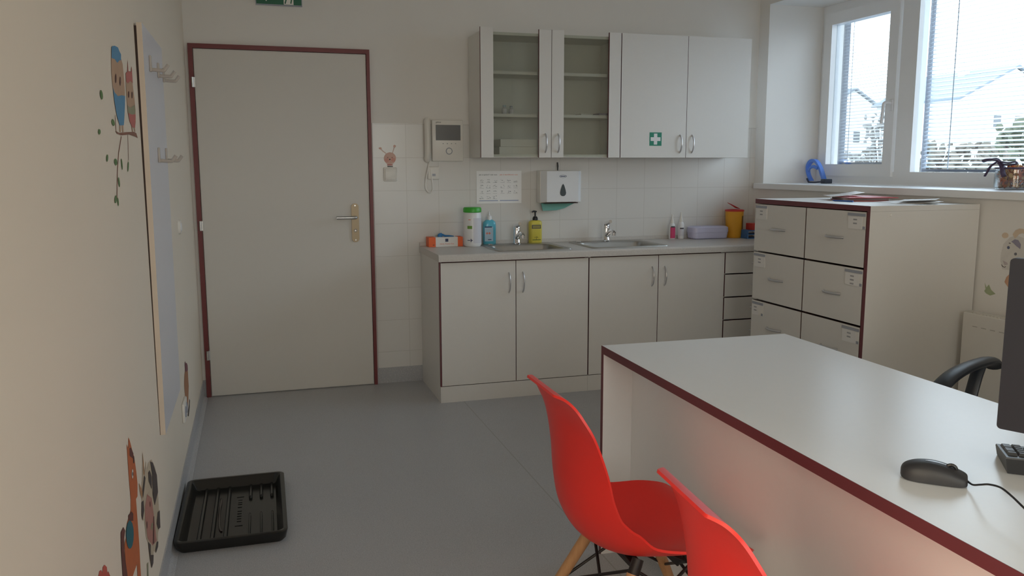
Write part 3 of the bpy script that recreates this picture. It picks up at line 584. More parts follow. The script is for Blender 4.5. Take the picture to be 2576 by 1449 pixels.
# ------------------------------------------------------------------ outside
og = MB(); og.box(-40, 90, -45, 90, -1.2, -1.0); struct('outdoor_ground', og, 'outdoor_ground')
def house(name, label, x, y, wx, ly, ze, zr, zb=-1.0):
    """gable facing -y at y; ridge runs along +y"""
    h = thing(name, label, 'house', (x, y, zb))
    m = MB(); m.box(x, x+wx, y, y+ly, zb, ze)
    m.prism([(x, y, ze), (x+wx, y, ze), (x+wx/2, y, zr)], (0, ly, 0))
    obj('wall', m, 'house_white', h)
    m = MB(); o = 0.35; sl = (zr-ze)/(wx/2)
    for a, b in ((x-o, x+wx/2), (x+wx+o, x+wx/2)):
        za = ze - o*sl
        m.prism([(a, y-o, za+0.06), (b, y-o, zr+0.06), (b, y-o, zr+0.24), (a, y-o, za+0.24)], (0, ly+2*o, 0))
    obj('roof', m, 'roof_slate', h)
    for dx in (0.36, 0.56):
        obj('window', MB().box(x+wx*dx-0.35, x+wx*dx+0.35, y-0.04, y, ze-2.2, ze-1.2), 'house_glass', h)
    obj('chimney', MB().box(x+wx*0.4, x+wx*0.4+0.6, y+ly*0.45, y+ly*0.45+0.6, zr-0.4, zr+1.2), 'house_white', h)
    return h
house('house', 'white gabled house with a slate grey roof seen through the wide window pane', 52.4, 47.8, 10.5, 9.0, 6.3, 8.75)
house('house', 'white house with a grey roof seen lower in the narrow window sash', 50.0, 62.5, 9.0, 11.0, 5.6, 8.2)
def shrub(name, label, c, r, h, mt, n, seed, cat='shrub', trunk=False):
    rnd = random.Random(seed); s = thing(name, label, cat, (c[0], c[1], -1.0))
    m = MB()
    for i in range(n):
        a = rnd.uniform(0, 2*PI); q = r*math.sqrt(rnd.random()); z = -1.0 + (0.25 if not trunk else 0.5)*h + rnd.random()*h*(0.72 if not trunk else 0.5)
        k = rnd.uniform(0.10, 0.22)*r
        p = Vector((c[0]+q*math.cos(a), c[1]+q*math.sin(a), z))
        mt_ = Matrix.Translation(p) @ Euler((rnd.random()*6, rnd.random()*6, rnd.random()*6)).to_matrix().to_4x4() @ Matrix.Diagonal((k, k*rnd.uniform(.4, 1), k*rnd.uniform(.3, .8), 1))
        bmesh.ops.create_icosphere(m.bm, subdivisions=1, radius=1.0, matrix=mt_)
    obj('foliage', m, mt, s)
    m = MB()
    for i in range(5 if not trunk else 9):
        a = rnd.uniform(0, 2*PI)
        m.tube([(c[0], c[1], -1.0), (c[0]+0.2*r*math.cos(a), c[1]+0.2*r*math.sin(a), -1+0.4*h), (c[0]+0.7*r*math.cos(a), c[1]+0.7*r*math.sin(a), -1+0.85*h)], [0.07*r, 0.05*r, 0.01*r], 6)
    obj('stem', m, 'bark', s)
sh = [(22.0, 16.6, 1.25, 3.1, 'shrub_brown', 'low brown garden shrub seen just above the bottom of the wide window pane'),
      (25.5, 17.0, 1.5, 3.75, 'shrub_green', 'taller olive garden shrub with a rounded top seen behind the jar of petals'),
      (26.5, 13.6, 1.6, 3.5, 'shrub_brown', 'brown garden shrub at the far edge of the view through the wide window pane'),
      (22.5, 19.2, 1.0, 2.6, 'shrub_brown', 'small brown garden shrub beside the blind guide rail of the wide window pane'),
      (22.0, 20.95, 0.30, 3.0, 'shrub_brown', 'thin dark shrub seen below the window handle'),
      (22.5, 22.3, 0.7, 2.9, 'tree_grey', 'low leafy shrub seen at the bottom of the narrow window sash')]
for i, (x, y, r, h, mt, lb) in enumerate(sh): shrub('garden_shrub', lb, (x, y), r, h, mt, 170, 11+i)
shrub('garden_tree', 'bare brownish tree seen in the middle of the narrow window sash', (30.0, 29.6), 0.85, 5.0, 'tree_grey', 150, 40, 'tree', True)
# ------------------------------------------------------------------ base cabinets
def slab_y(m, x0, x1, y0, y1, z0, z1, edge=1):
    m.box(x0, x1, y0, y1, z0, z1, 0, mis={'x-': edge, 'x+': edge, 'z-': edge, 'z+': edge})
def bow(m, p0, p1, out, d=0.028, r=0.0055):
    m.tube(arc(p0, p1, out, d, 13), r, 8, ry=0.75)
BD = -0.554; BZ0, BZ1, BTOP = 0.099, 0.809, 0.818
def carcass(m, x0, x1, yf, yb, z0, z1, t=0.018, top=True):
    m.box(x0, x0+t, yf, yb, z0, z1); m.box(x1-t, x1, yf, yb, z0, z1)
    m.box(x0+t, x1-t, yb-0.006, yb, z0, z1); m.box(x0+t, x1-t, yf, yb-0.006, z0, z0+t)
    if top: m.box(x0+t, x1-t, yf, yb-0.006, z1-t, z1)
def base_unit(x0, x1, doors, label):
    t = thing('base_cabinet', label, 'cabinet', ((x0+x1)/2, BD/2, 0), group='white base cabinets under the worktop')
    m = MB()
    m.box(x0, x0+0.018, BD+0.019, -0.0065, 0 if x0 < 1.4 else 0.1, BTOP)
    m.box(x1-0.018, x1, BD+0.019, -0.0065, 0.1, BTOP)
    m.box(x0+0.018, x1-0.018, BD+0.019, -0.03, 0.1, 0.118); m.box(x0+0.018, x1-0.018, -0.03, -0.0225, 0.1, BTOP)
    obj('carcass', m, 'melamine', t)
    obj('front_rail', MB().box(x0+0.018, x1-0.018, BD+0.019, BD+0.037, 0.765, BTOP-0.001), 'edge_dark', t)
    pm = MB(); pm.box(x0, x1, BD, BD+0.018, 0, 0.095); 
    obj('plinth', pm, 'melamine', t)
    if x0 < 1.4:
        m = MB(); m.box(x0, x0+0.006, BD, BD+0.019, 0.095, BTOP); m.box(x0+0.006, x1, BD+0.004, BD+0.019, 0.8125, BTOP)
        obj('edge_strip', m, 'edge_red', t)
    n = len(doors)
    for i, (a, b, hside) in enumerate(doors):
        m = MB(); slab_y(m, a, b, BD, BD+0.018, BZ0, BZ1)
        d = obj('door', m, ['melamine', 'edge_red'], t)
        hx = b-0.040 if hside > 0 else a+0.040
        h = MB(); bow(h, (hx, BD+0.001, 0.624), (hx, BD+0.001, 0.74), (0, -1, 0)); obj('handle', h, 'handle_steel', d, smooth=True)
    return t
base_unit(1.313, 2.2165, [(1.321, 1.7625, 1), (1.7665, 2.2145, -1)], 'white two-door base cabinet at the open end of the row by the door')
base_unit(2.2175, 3.1315, [(2.2215, 2.6715, 1), (2.6755, 3.1285, -1)], 'white two-door base cabinet in the middle of the row under the second sink')
x0, x1 = 3.1325, 3.665
t = thing('base_cabinet', 'white base cabinet with four drawers, half hidden by the filing cabinet', 'cabinet', (3.4, BD/2, 0), group='white base cabinets under the worktop')
m = MB(); carcass(m, x0, x1, BD+0.019, -0.0065, 0.1, BTOP); obj('carcass', m, 'melamine', t)
obj('plinth', MB().box(x0, x1, BD, BD+0.018, 0, 0.095), 'melamine', t)
for z0, z1 in ((0.679, 0.809), (0.532, 0.671), (0.386, 0.524), (0.099, 0.378)):
    m = MB(); slab_y(m, x0+0.003, x1-0.06, BD, BD+0.018, z0, z1); d = obj('drawer', m, ['melamine', 'edge_red'], t)
    zc = min(z1-0.067, (z0+z1)/2+0.07); h = MB(); bow(h, (3.325, BD+0.001, zc), (3.43, BD+0.001, zc), (0, -1, 0)); obj('handle', h, 'handle_steel', d, smooth=True)

# worktop with two cut-outs
S1 = (1.675, 2.135); S2 = (2.265, 2.77); SY0, SY1 = -0.50, -0.075
ZT0, ZT = BTOP, 0.858
t = thing('worktop', 'long grey speckled worktop over the white base cabinets', 'worktop', (2.5, -0.3, ZT0))
m = MB(); yf, yb, c = -0.578, -0.0065, 0.015
m.box(1.306, W-0.002, yf+0.012, SY0+c, ZT0, ZT); m.box(1.306, W-0.002, SY1-c, yb, ZT0, ZT)
xs = [1.306, S1[0]+c, S1[1]-c, S2[0]+c, S2[1]-c, W-0.002]
for i in (0, 2, 4): m.box(xs[i], xs[i+1], SY0+c, SY1-c, ZT0, ZT)
prof = [(yf+0.012, ZT0), (yf, ZT0), (yf, ZT-0.012)] + [(yf+0.012-0.012*math.cos(a), ZT-0.012+0.012*math.sin(a)) for a in (0.4, 0.8, 1.2, PI/2)]
m.prism([(1.306, y, z) for y, z in prof], (W-0.002-1.306, 0, 0))
obj('top', m, 'worktop', t, smooth=True, flat_angle=30)
obj('upstand', MB().box(1.306, W-0.002, -0.02, -0.0065, ZT, 0.881, bevel=0.002), 'worktop', t)

def sink(x0, x1, label):
    y0, y1 = SY0, SY1; z = ZT
    s = thing('sink', label, 'sink', ((x0+x1)/2, (y0+y1)/2, z), group='steel sinks in the worktop')
    ix0, ix1, iy0, iy1 = x0+0.035, x1-0.035, y0+0.035, y1-0.075
    def R(x0, x1, y0, y1, r, zz): return [(a, b, zz) for a, b in rrect(x0, x1, y0, y1, r, 6)]
    rows = [R(x0, x1, y0, y1, 0.02, z+0.0003), R(x0+0.002, x1-0.002, y0+0.002, y1-0.002, 0.02, z+0.005), R(x0+0.012, x1-0.012, y0+0.012, y1-0.012, 0.02, z+0.005),
            R(ix0, ix1, iy0, iy1, 0.045, z+0.003), R(ix0+0.005, ix1-0.005, iy0+0.005, iy1-0.005, 0.045, z-0.006), R(ix0+0.010, ix1-0.010, iy0+0.010, iy1-0.010, 0.045, z-0.13),
            R(ix0+0.04, ix1-0.04, iy0+0.04, iy1-0.04, 0.05, z-0.145), R(ix0+0.16, ix1-0.16, iy0+0.13, iy1-0.13, 0.02, z-0.148)]
    m = MB(); V = m.grid(rows, closed_v=True); m.face(V[-1])
    obj('basin', m, 'sink_steel', s, smooth=True)
    cx, cy = (ix0+ix1)/2, (iy0+iy1)/2
    m = MB(); m.lathe([(0.0, -0.149), (0.038, -0.149), (0.042, -0.1465), (0.045, -0.1475)], (cx, cy, z), caps=False); obj('drain', m, 'chrome', s, smooth=True)
    m = MB()
    for a in (-0.018, 0.018):
        for q in (0, 0.012): m.box(cx-0.03+a-0.012, cx-0.03+a+0.012, iy1-0.0115, iy1-0.0085, z-0.042-q, z-0.036-q)
    obj('overflow_slots', m, 'shadow_gap', s)
    m = MB(); m.lathe([(0.0, 0.011), (0.013, 0.010), (0.016, 0.005)], (x0+0.06, y1-0.036, z), caps=False); obj('hole_cap', m, 'chrome', s, smooth=True)
sink(*S1, 'steel sink in the worktop next to the blue bottle and the yellow soap pump')
sink(*S2, 'steel sink in the worktop next to the white squeeze bottles')

def tap(x, y, label):
    t = thing('tap', label, 'tap', (x, y, ZT+0.005), group='chrome mixer taps')
    z = ZT+0.005
    m = MB(); m.lathe([(0.0, 0), (0.026, 0), (0.026, 0.006), (0.0225, 0.010), (0.0215, 0.05), (0.0215, 0.085), (0.019, 0.094), (0.0, 0.097)], (x, y, z), caps=False)
    obj('body', m, 'chrome', t, smooth=True)
    m = MB(); P = smooth_pts([(x, y-0.005, z+0.035), (x, y-0.04, z+0.057), (x, y-0.08, z+0.068), (x, y-0.115, z+0.070), (x, y-0.128, z+0.062)], 5)
    m.tube(P, [0.017-0.006*min(1, i/10) for i in range(len(P))], 14); m.cyl((x, y-0.121, z+0.066), (x, y-0.121, z+0.045), 0.011, n=14)
    obj('spout', m, 'chrome', t, smooth=True)
    m = MB(); P = smooth_pts([(x, y+0.012, z+0.098), (x, y-0.002, z+0.112), (x, y-0.03, z+0.122), (x, y-0.068, z+0.131)], 5)
    m.tube(P, [0.021-0.010*i/(len(P)-1) for i in range(len(P))], 14, ry=1.0); m.lathe([(0.0, 0.09), (0.021, 0.092), (0.021, 0.106), (0.012, 0.118), (0.0, 0.12)], (x, y, z), caps=False)
    obj('lever', m, 'chrome', t, smooth=True)
tap(1.908, -0.11, 'chrome mixer tap between the blue bottle and the yellow soap bottle')
tap(2.518, -0.11, 'chrome mixer tap at the sink nearer the white squeeze bottles')

# ------------------------------------------------------------------ wall cabinets
UZ0, UZ1, UD = 1.3985, 2.149, -0.294
def uhandle(hx, d):
    h = MB(); bow(h, (hx, UD+0.001, 1.43), (hx, UD+0.001, 1.54), (0, -1, 0)); obj('handle', h, 'handle_steel', d, smooth=True)
t = thing('wall_cabinet', 'white wall cabinet with two glass doors, above the poster', 'cabinet', (2.08, -0.15, UZ0), group='white wall cabinets')
x0, x1 = 1.631, 2.5235; m = MB(); carcass(m, x0+0.001, x1, UD+0.020, -0.0065, UZ0+0.001, UZ1-0.022)
obj('carcass', m, 'melamine_inside', t)
for z in (1.640, 1.889): obj('shelf', MB().box(x0+0.02, x1-0.019, UD+0.05, -0.014, z, z+0.018), 'melamine', t)
for a, b, hs in ((1.6315, 2.0695, 1), (2.0725, 2.5215, -1)):
    m = MB(); slab_y(m, a, a+0.077, UD, UD+0.018, UZ0, UZ1)
    d = obj('door', m, ['melamine', 'edge_red'], t)
    m2 = MB(); slab_y(m2, b-0.077, b, UD, UD+0.018, UZ0, UZ1); obj('stile', m2, ['melamine', 'edge_red'], d)
    obj('glass', MB().box(a+0.07, b-0.07, UD+0.0185, UD+0.0195, UZ0+0.004, UZ1-0.024), 'cab_glass', d)
    uhandle(b-0.037 if hs > 0 else a+0.041, d)
t = thing('wall_cabinet', 'white wall cabinet with two solid doors and a green first-aid sign', 'cabinet', (2.98, -0.15, UZ0), group='white wall cabinets')
x0, x1 = 2.5245, 3.4305; m = MB(); carcass(m, x0, x1, UD+0.019, -0.0065, UZ0, UZ1); obj('carcass', m, 'melamine', t)
for a, b, hs in ((2.5265, 2.9775, 1), (2.9805, 3.4300, -1)):
    m = MB(); slab_y(m, a, b, UD, UD+0.018, UZ0, UZ1); d = obj('door', m, ['melamine', 'edge_red'], t)
    uhandle(b-0.042 if hs > 0 else a+0.040, d)
    if hs > 0:
        y = UD-0.0008; m = MB(); m.box(2.723, 2.807, y, UD-0.0002, 1.472, 1.555, 0)
        cx, cz, q, l = 2.765, 1.5135, 0.0115, 0.034
        m.box(cx-q, cx+q, y-0.0004, y-0.0001, cz-l, cz+l, 1); m.box(cx-l, cx-q, y-0.0004, y-0.0001, cz-q, cz+q, 1); m.box(cx+q, cx+l, y-0.0004, y-0.0001, cz-q, cz+q, 1)
        obj('first_aid_sign', m, ['aid_green', 'plastic_cool'], d, label='green square sign with a white cross')

# contents behind the glass
bxz = UZ0+0.0192
o = obj('carton', MB().box(1.765, 2.02, -0.22, -0.05, bxz, bxz+0.046, bevel=0.002), 'paper', loc=(1.89, -0.13, bxz)); tag(o, 'lower of two white cartons stacked behind the glass door', 'box', 'white cartons behind the glass')
o = obj('carton', MB().box(1.775, 2.01, -0.21, -0.05, bxz+0.0465, bxz+0.092, bevel=0.002), 'paper', loc=(1.89, -0.13, bxz+0.0465)); tag(o, 'upper of two white cartons stacked behind the glass door', 'box', 'white cartons behind the glass')
zs = 1.6582
def vial(x, y, h, r, capm, label):
    v = thing('vial', label, 'vial', (x, y, zs), group='small vials on the cabinet shelf')
    m = MB(); m.lathe([(0, 0), (r, 0), (r, h*0.62), (r*0.55, h*0.75), (r*0.55, h*0.82)], (x, y, zs)); obj('glass_body', m, 'label_pale', v, smooth=True)
    m = MB(); m.lathe([(r*0.62, h*0.82), (r*0.62, h), (0, h)], (x, y, zs), caps=False); obj('cap', m, capm, v, smooth=True)
vial(1.812, -0.17, 0.055, 0.016, 'label_blue', 'small vial with a blue cap on the shelf behind the glass')
vial(1.852, -0.18, 0.050, 0.015, 'clip_grey', 'small vial with a grey cap on the shelf behind the glass')
o = obj('paper_pad', MB().box(2.30, 2.37, -0.20, -0.10, zs, zs+0.010), 'paper', loc=(2.33, -0.15, zs)); tag(o, 'thin white pad lying on the shelf behind the second glass door', 'pad')
o = obj('blister_box', MB().box(2.408, 2.478, -0.23, -0.13, zs, zs+0.013), 'dc_violet', loc=(2.44, -0.18, zs)); tag(o, 'small dark violet box lying on the shelf behind the second glass door', 'box')

# ------------------------------------------------------------------ on the back wall
t = thing('towel_dispenser', 'white wall-mounted paper towel dispenser with a drop-shaped window', 'dispenser', (2.22, -0.006, 1.12))
dx0, dx1, dz0, dz1, dd = 2.072, 2.352, 1.122, 1.319, -0.118
m = MB(); m.box(dx0, dx1, dd+0.035, -0.0065, dz0-0.006, dz1, bevel=0.006)
obj('back_case', m, 'plastic_white', t, smooth=True)
m = MB(); pr = [(dx0+0.004, dd+0.036), (dx0+0.034, dd), (dx1-0.034, dd), (dx1-0.004, dd+0.036)]
m.prism([(x, y, dz0) for x, y in pr], (0, 0, dz1-0.004-dz0)); obj('front_cover', m, 'plastic_cool', t)
m = MB(); dp = []
for i in range(28):
    a = 2*PI*i/28; dp.append((0.021*math.sin(a)*(1-0.25*math.cos(a))*(0.62 if math.cos(a) > 0.75 else 1), 0.037*math.cos(a)))
dp = [(0, 0.040), (0.007, 0.030), (0.012, 0.016), (0.017, 0.0), (0.020, -0.016), (0.018, -0.028), (0.010, -0.036), (0, -0.038), (-0.010, -0.036), (-0.018, -0.028), (-0.020, -0.016), (-0.017, 0.0), (-0.012, 0.016), (-0.007, 0.030)]
m.prism([(2.214+x, dd-0.0002, 1.196+z) for x, z in dp], (0, -0.002, 0)); obj('viewing_window', m, 'tinted_drop', t)
m = MB()
ov = [(2.214+0.024*math.cos(2*PI*i/24), 1.283+0.0095*math.sin(2*PI*i/24)) for i in range(24)]
for i in range(24):
    (a, b), (c2, d2) = ov[i], ov[(i+1) % 24]
    s_ = 0.86
    m.poly([(a, dd-0.0006, b), (c2, dd-0.0006, d2), (2.214+(c2-2.214)*s_, dd-0.0006, 1.283+(d2-1.283)*s_), (2.214+(a-2.214)*s_, dd-0.0006, 1.283+(b-1.283)*s_)])
m.box(2.198, 2.230, dd-0.0006, dd-0.0002, 1.2805, 1.2855); obj('logo', m, 'navy', t)
obj('dispensing_slot', MB().box(dx0+0.03, dx1-0.03, dd+0.015, -0.02, dz0-0.0105, dz0-0.0065), 'shadow_gap', t)
m = MB(); m.tube([(2.202, -0.05, dz1), (2.202, -0.05, dz1+0.03), (2.2, -0.05, dz1+0.052)], [0.004, 0.0065, 0.005], 8); obj('key', m, 'black_plastic', t, smooth=True)
m = MB(); m.prism([(2.09, -0.055, 1.111), (2.318, -0.055, 1.111), (2.245, -0.06, 1.078), (2.19, -0.062, 1.066), (2.10, -0.058, 1.064)], (0, 0.004, 0))
m.prism([(2.12, -0.045, 1.111), (2.30, -0.045, 1.111), (2.20, -0.05, 1.07)], (0, 0.004, 0))
o = obj('paper_towel', m, 'towel_green', loc=(2.2, -0.055, 1.07)); tag(o, 'green paper towel hanging out under the white dispenser', 'paper towel')

# poster
t = thing('poster', 'laminated hand-washing poster with two columns of small drawings', 'poster', (1.825, -0.0065, 1.12))
PX0, PX1, PZ0, PZ1 = 1.676, 1.972, 1.114, 1.318
obj('sheet', MB().box(PX0, PX1, -0.0085, -0.0065, PZ0, PZ1), 'paper_bright', t)
yy = -0.0088; rnd = random.Random(3); mb2 = MB(); mr = MB()
for col, cx0 in enumerate((PX0+0.014, PX0+0.150)):
    m = MB()
    text_mesh('heading', 'Jak si správně mýt ruce' if col == 0 else 'Jak si dezinfikovat ruce', 0.0105, 'ink' if col == 0 else 'ink_red', t, facing_y(cx0+0.062, yy, PZ1-0.024), width=0.118)
    for r in range(4 if col == 0 else 3):
        for q in range(3):
            bx_, bz_ = cx0+0.006+q*0.043, PZ1-0.052-r*0.034
            for k in range(5):
                px, pz, sx_, sz_ = bx_+rnd.uniform(0, 0.024), bz_-rnd.uniform(0, 0.016), rnd.uniform(0.003, 0.009), rnd.uniform(0.002, 0.006)
                m.poly([(px, yy, pz), (px+sx_, yy, pz-sz_*0.5), (px+sx_*0.7, yy, pz-sz_), (px-sx_*0.2, yy, pz-sz_*0.6)])
            m.poly([(bx_, yy, bz_-0.021), (bx_+0.028, yy, bz_-0.021), (bx_+0.028, yy, bz_-0.0222), (bx_, yy, bz_-0.0222)])
    obj('printed_drawings', m, 'ink_grey', t)
    mb2.poly([(cx0+0.002, yy, PZ0+0.020), (cx0+0.126, yy, PZ0+0.020), (cx0+0.126, yy, PZ0+0.015), (cx0+0.002, yy, PZ0+0.015)])
obj('printed_footer', mb2, 'ink_blue', t)

# intercom
t = thing('intercom', 'white wall intercom with a grey screen and a handset clipped to its side', 'intercom', (1.49, -0.0065, 1.38))
obj('body', MB().box(1.392, 1.588, -0.034, -0.0065, 1.378, 1.628, bevel=0.006), 'plastic_white', t, smooth=True)
obj('screen', MB().box(1.415, 1.570, -0.0352, -0.0335, 1.505, 1.598), 'screen_grey', t)
m = MB(); m.ring((1.497, -0.0345, 1.440), 0.0195, 0.0016, 'y', 28); m.cyl((1.497, -0.034, 1.440), (1.497, -0.0362, 1.440), 0.017, n=24); obj('button', m, 'clip_grey', t, smooth=True)
obj('button_face', MB().cyl((1.497, -0.0362, 1.440), (1.497, -0.0370, 1.440), 0.0155, n=24), 'plastic_white', t)
m = MB()
for k in range(4): m.box(1.457+k*0.026, 1.464+k*0.026, -0.0345, -0.034, 1.483, 1.488)
obj('icons', m, 'ink_grey', t)
text_mesh('logo', 'golmar', 0.013, 'ink', t, facing_y(1.433, -0.0348, 1.614), width=0.034)
m = MB(); P = [(1.362, -0.025, 1.392), (1.362, -0.038, 1.41), (1.362, -0.042, 1.50), (1.362, -0.038, 1.60), (1.362, -0.025, 1.622)]
m.tube(smooth_pts(P, 5), 0.026, 12, ry=0.75); obj('handset', m, 'plastic_white', t, smooth=True)
m = MB(); P = smooth_pts([(1.375, -0.02, 1.392), (1.368, -0.02, 1.34), (1.352, -0.022, 1.27), (1.350, -0.022, 1.215), (1.372, -0.022, 1.188), (1.392, -0.022, 1.205), (1.388, -0.022, 1.28), (1.378, -0.02, 1.335)], 8)
m.tube(P, 0.0045, 8); obj('cord', m, 'plastic_white', t, smooth=True)
t = thing('phone_socket', 'white square telephone socket on the tiles under the intercom', 'socket', (1.395, -0.0065, 1.30))
obj('cover', MB().box(1.365, 1.437, -0.024, -0.0065, 1.268, 1.345, bevel=0.006), 'plastic_white', t, smooth=True)
obj('jack', MB().box(1.392, 1.412, -0.0252, -0.0235, 1.288, 1.302), 'clip_grey', t)
t = thing('light_switch', 'white square light switch under the pink rabbit sticker', 'switch', (1.135, -0.0065, 1.30))
obj('surround', MB().box(1.094, 1.176, -0.016, -0.0065, 1.258, 1.342, bevel=0.005), 'plastic_white', t, smooth=True)
obj('rocker', MB().box(1.103, 1.167, -0.021, -0.0155, 1.267, 1.333, bevel=0.003), 'plastic_white', t, smooth=True)

# exit sign
t = thing('exit_sign', 'green exit sign with a white running figure above the door', 'sign', (0.524, 0, 2.263))
obj('panel', MB().box(0.394, 0.650, -0.012, 0, 2.256, 2.390), 'clip_grey', t)
obj('face', MB().box(0.398, 0.646, -0.0130, -0.0118, 2.2625, 2.386), 'sign_green', t)
y = -0.0134; m = MB()
m.poly([(0.452, y, 2.277), (0.480, y, 2.318), (0.462, y, 2.318), (0.462, y, 2.365), (0.442, y, 2.365), (0.442, y, 2.318), (0.424, y, 2.318)])
obj('arrow', m, 'plastic_white', t)
m = MB(); m.poly([(0.548, y, 2.2635), (0.602, y, 2.2635), (0.602, y, 2.376), (0.548, y, 2.376)]); obj('doorway', m, 'plastic_white', t)
m = MB(); y = -0.0137
def limb(a, b, w): 
    d = Vector((b[0]-a[0], b[1]-a[1])); n = Vector((-d.y, d.x)).normalized()*w/2
    m.poly([(a[0]+n.x, y, a[1]+n.y), (b[0]+n.x, y, b[1]+n.y), (b[0]-n.x, y, b[1]-n.y), (a[0]-n.x, y, a[1]-n.y)])
m.poly([(0.585+0.008*math.cos(2*PI*i/14), y, 2.363+0.008*math.sin(2*PI*i/14)) for i in range(14)])
limb((0.583, 2.350), (0.575, 2.312), 0.013); limb((0.576, 2.316), (0.593, 2.298), 0.008); limb((0.593, 2.298), (0.587, 2.270), 0.007)
limb((0.574, 2.314), (0.563, 2.295), 0.008); limb((0.563, 2.295), (0.555, 2.268), 0.007); limb((0.582, 2.348), (0.598, 2.333), 0.006); limb((0.582, 2.348), (0.562, 2.340), 0.006)
obj('running_figure', m, 'sign_green', t)

# ------------------------------------------------------------------ things on the worktop
z = ZT + 0.0006
t = thing('glove_box', 'orange and white box of gloves with a blue glove poking out', 'box', (1.455, -0.065, z))
m = MB(); m.box(1.346, 1.389, -0.108, -0.026, z, z+0.058, 0); m.box(1.389, 1.528, -0.108, -0.026, z, z+0.058, 1); m.box(1.528, 1.560, -0.108, -0.026, z, z+0.058, 0)
obj('carton', m, ['orange', 'paper'], t)
m = MB(); m.box(1.449, 1.468, -0.1086, -0.1081, z+0.030, z+0.049); obj('logo', m, 'navy', t)
text_mesh('print', 'Nitrile, Powder-Free', 0.011, 'ink_red', t, facing_y(1.459, -0.1084, z+0.017), width=0.088)
m = MB(); m.lathe([(0.0, 0), (0.006, 0.001), (0.006, 0.003), (0, 0.004)], (1.376, -0.109, z+0.01), 10, sy=0.15, caps=False); obj('mark', m, 'ink', t)
m = MB(); m.tube(smooth_pts([(1.43, -0.07, z+0.052), (1.422, -0.07, z+0.066), (1.437, -0.072, z+0.072), (1.455, -0.07, z+0.064), (1.48, -0.07, z+0.062), (1.51, -0.068, z+0.057)], 6), [0.012, 0.014, 0.014, 0.014, 0.014, 0.014, 0.014, 0.013, 0.012, 0.012, 0.011, 0.011] + [0.006]*19, 10, ry=0.7)
o = obj('glove', m, 'glove_blue', smooth=True, loc=(1.45, -0.07, z+0.058)); tag(o, 'blue disposable glove sticking out of the orange box', 'glove')

cx, cy = 1.616, -0.13
t = thing('wipes_canister', 'tall white canister with a bright green lid', 'canister', (cx, cy, z))
m = MB(); m.lathe([(0, 0.0), (0.047, 0.0), (0.054, 0.008), (0.055, 0.02), (0.055, 0.195), (0.052, 0.205), (0.050, 0.213)], (cx, cy, z), 36); obj('body', m, 'plastic_cool', t, smooth=True)
m = MB(); m.lathe([(0.0535, 0.209), (0.0565, 0.212), (0.0565, 0.232), (0.052, 0.240), (0, 0.242)], (cx, cy, z), 36, caps=False); obj('lid', m, 'cap_green', t, smooth=True)
def wrap(m, cx, cy, r, a0, a1, z0, z1, n=8, rx=1, ry=1):
    m.grid([[(cx+r*rx*math.cos(a0+(a1-a0)*i/n), cy+r*ry*math.sin(a0+(a1-a0)*i/n), zz) for i in range(n+1)] for zz in (z0, z1)])
R_ = math.radians
m = MB(); wrap(m, cx, cy, 0.0554, R_(222), R_(254), z+0.110, z+0.129); obj('label_band', m, 'label_green', t)
m = MB(); wrap(m, cx, cy, 0.0553, R_(262), R_(338), z+0.022, z+0.175, 14); obj('label_sheet', m, 'label_pale', t)
m = MB(); wrap(m, cx, cy, 0.0554, R_(222), R_(242), z+0.038, z+0.042); wrap(m, cx, cy, 0.0554, R_(244), R_(249), z+0.030, z+0.050, 2); wrap(m, cx, cy, 0.0554, R_(249), R_(256), z+0.037, z+0.043, 2); obj('logo', m, 'navy', t)
m = MB(); wrap(m, cx, cy, 0.0554, R_(230), R_(245), z+0.164, z+0.168); obj('print', m, 'ink_red', t)

cx, cy = 1.747, -0.048
t = thing('sanitizer_bottle', 'flat bottle of clear blue liquid with a white nozzle', 'bottle', (cx, cy, z))
rows = []
for hx_, hy_, zz in ((0.038, 0.020, 0.0), (0.041, 0.024, 0.006), (0.041, 0.024, 0.125), (0.038, 0.022, 0.142), (0.024, 0.016, 0.153), (0.015, 0.014, 0.157)):
    rows.append([(cx+a, cy+b, z+zz) for a, b in rrect(-hx_, hx_, -hy_, hy_, min(hx_, hy_)*0.9, 4)])
m = MB(); V = m.grid(rows, closed_v=True); m.face(V[0]); m.face(V[-1]); obj('body', m, 'liquid_blue', t, smooth=True)
m = MB(); m.lathe([(0.016, 0.152), (0.016, 0.176), (0.012, 0.181), (0.006, 0.184), (0.004, 0.198), (0.003, 0.207), (0, 0.2075)], (cx-0.001, cy, z), caps=False); obj('nozzle', m, 'plastic_cool', t, smooth=True)
lm = MB(); lm.box(cx-0.037, cx+0.018, cy-0.0252, cy-0.0245, z+0.022, z+0.112); obj('label', lm, 'label_blue', t)
lm = MB(); lm.box(cx-0.037, cx+0.010, cy-0.0256, cy-0.0253, z+0.108, z+0.115); lm.box(cx-0.016, cx+0.006, cy-0.0256, cy-0.0253, z+0.030, z+0.035); obj('print', lm, 'navy', t)
lm = MB()
for q in (-0.022, -0.006): 
    lm.poly([(cx+q, cy-0.0257, z+0.064), (cx+q+0.008, cy-0.0257, z+0.072), (cx+q, cy-0.0257, z+0.080), (cx+q-0.008, cy-0.0257, z+0.072)])
obj('hazard_marks', lm, 'ink_red', t)

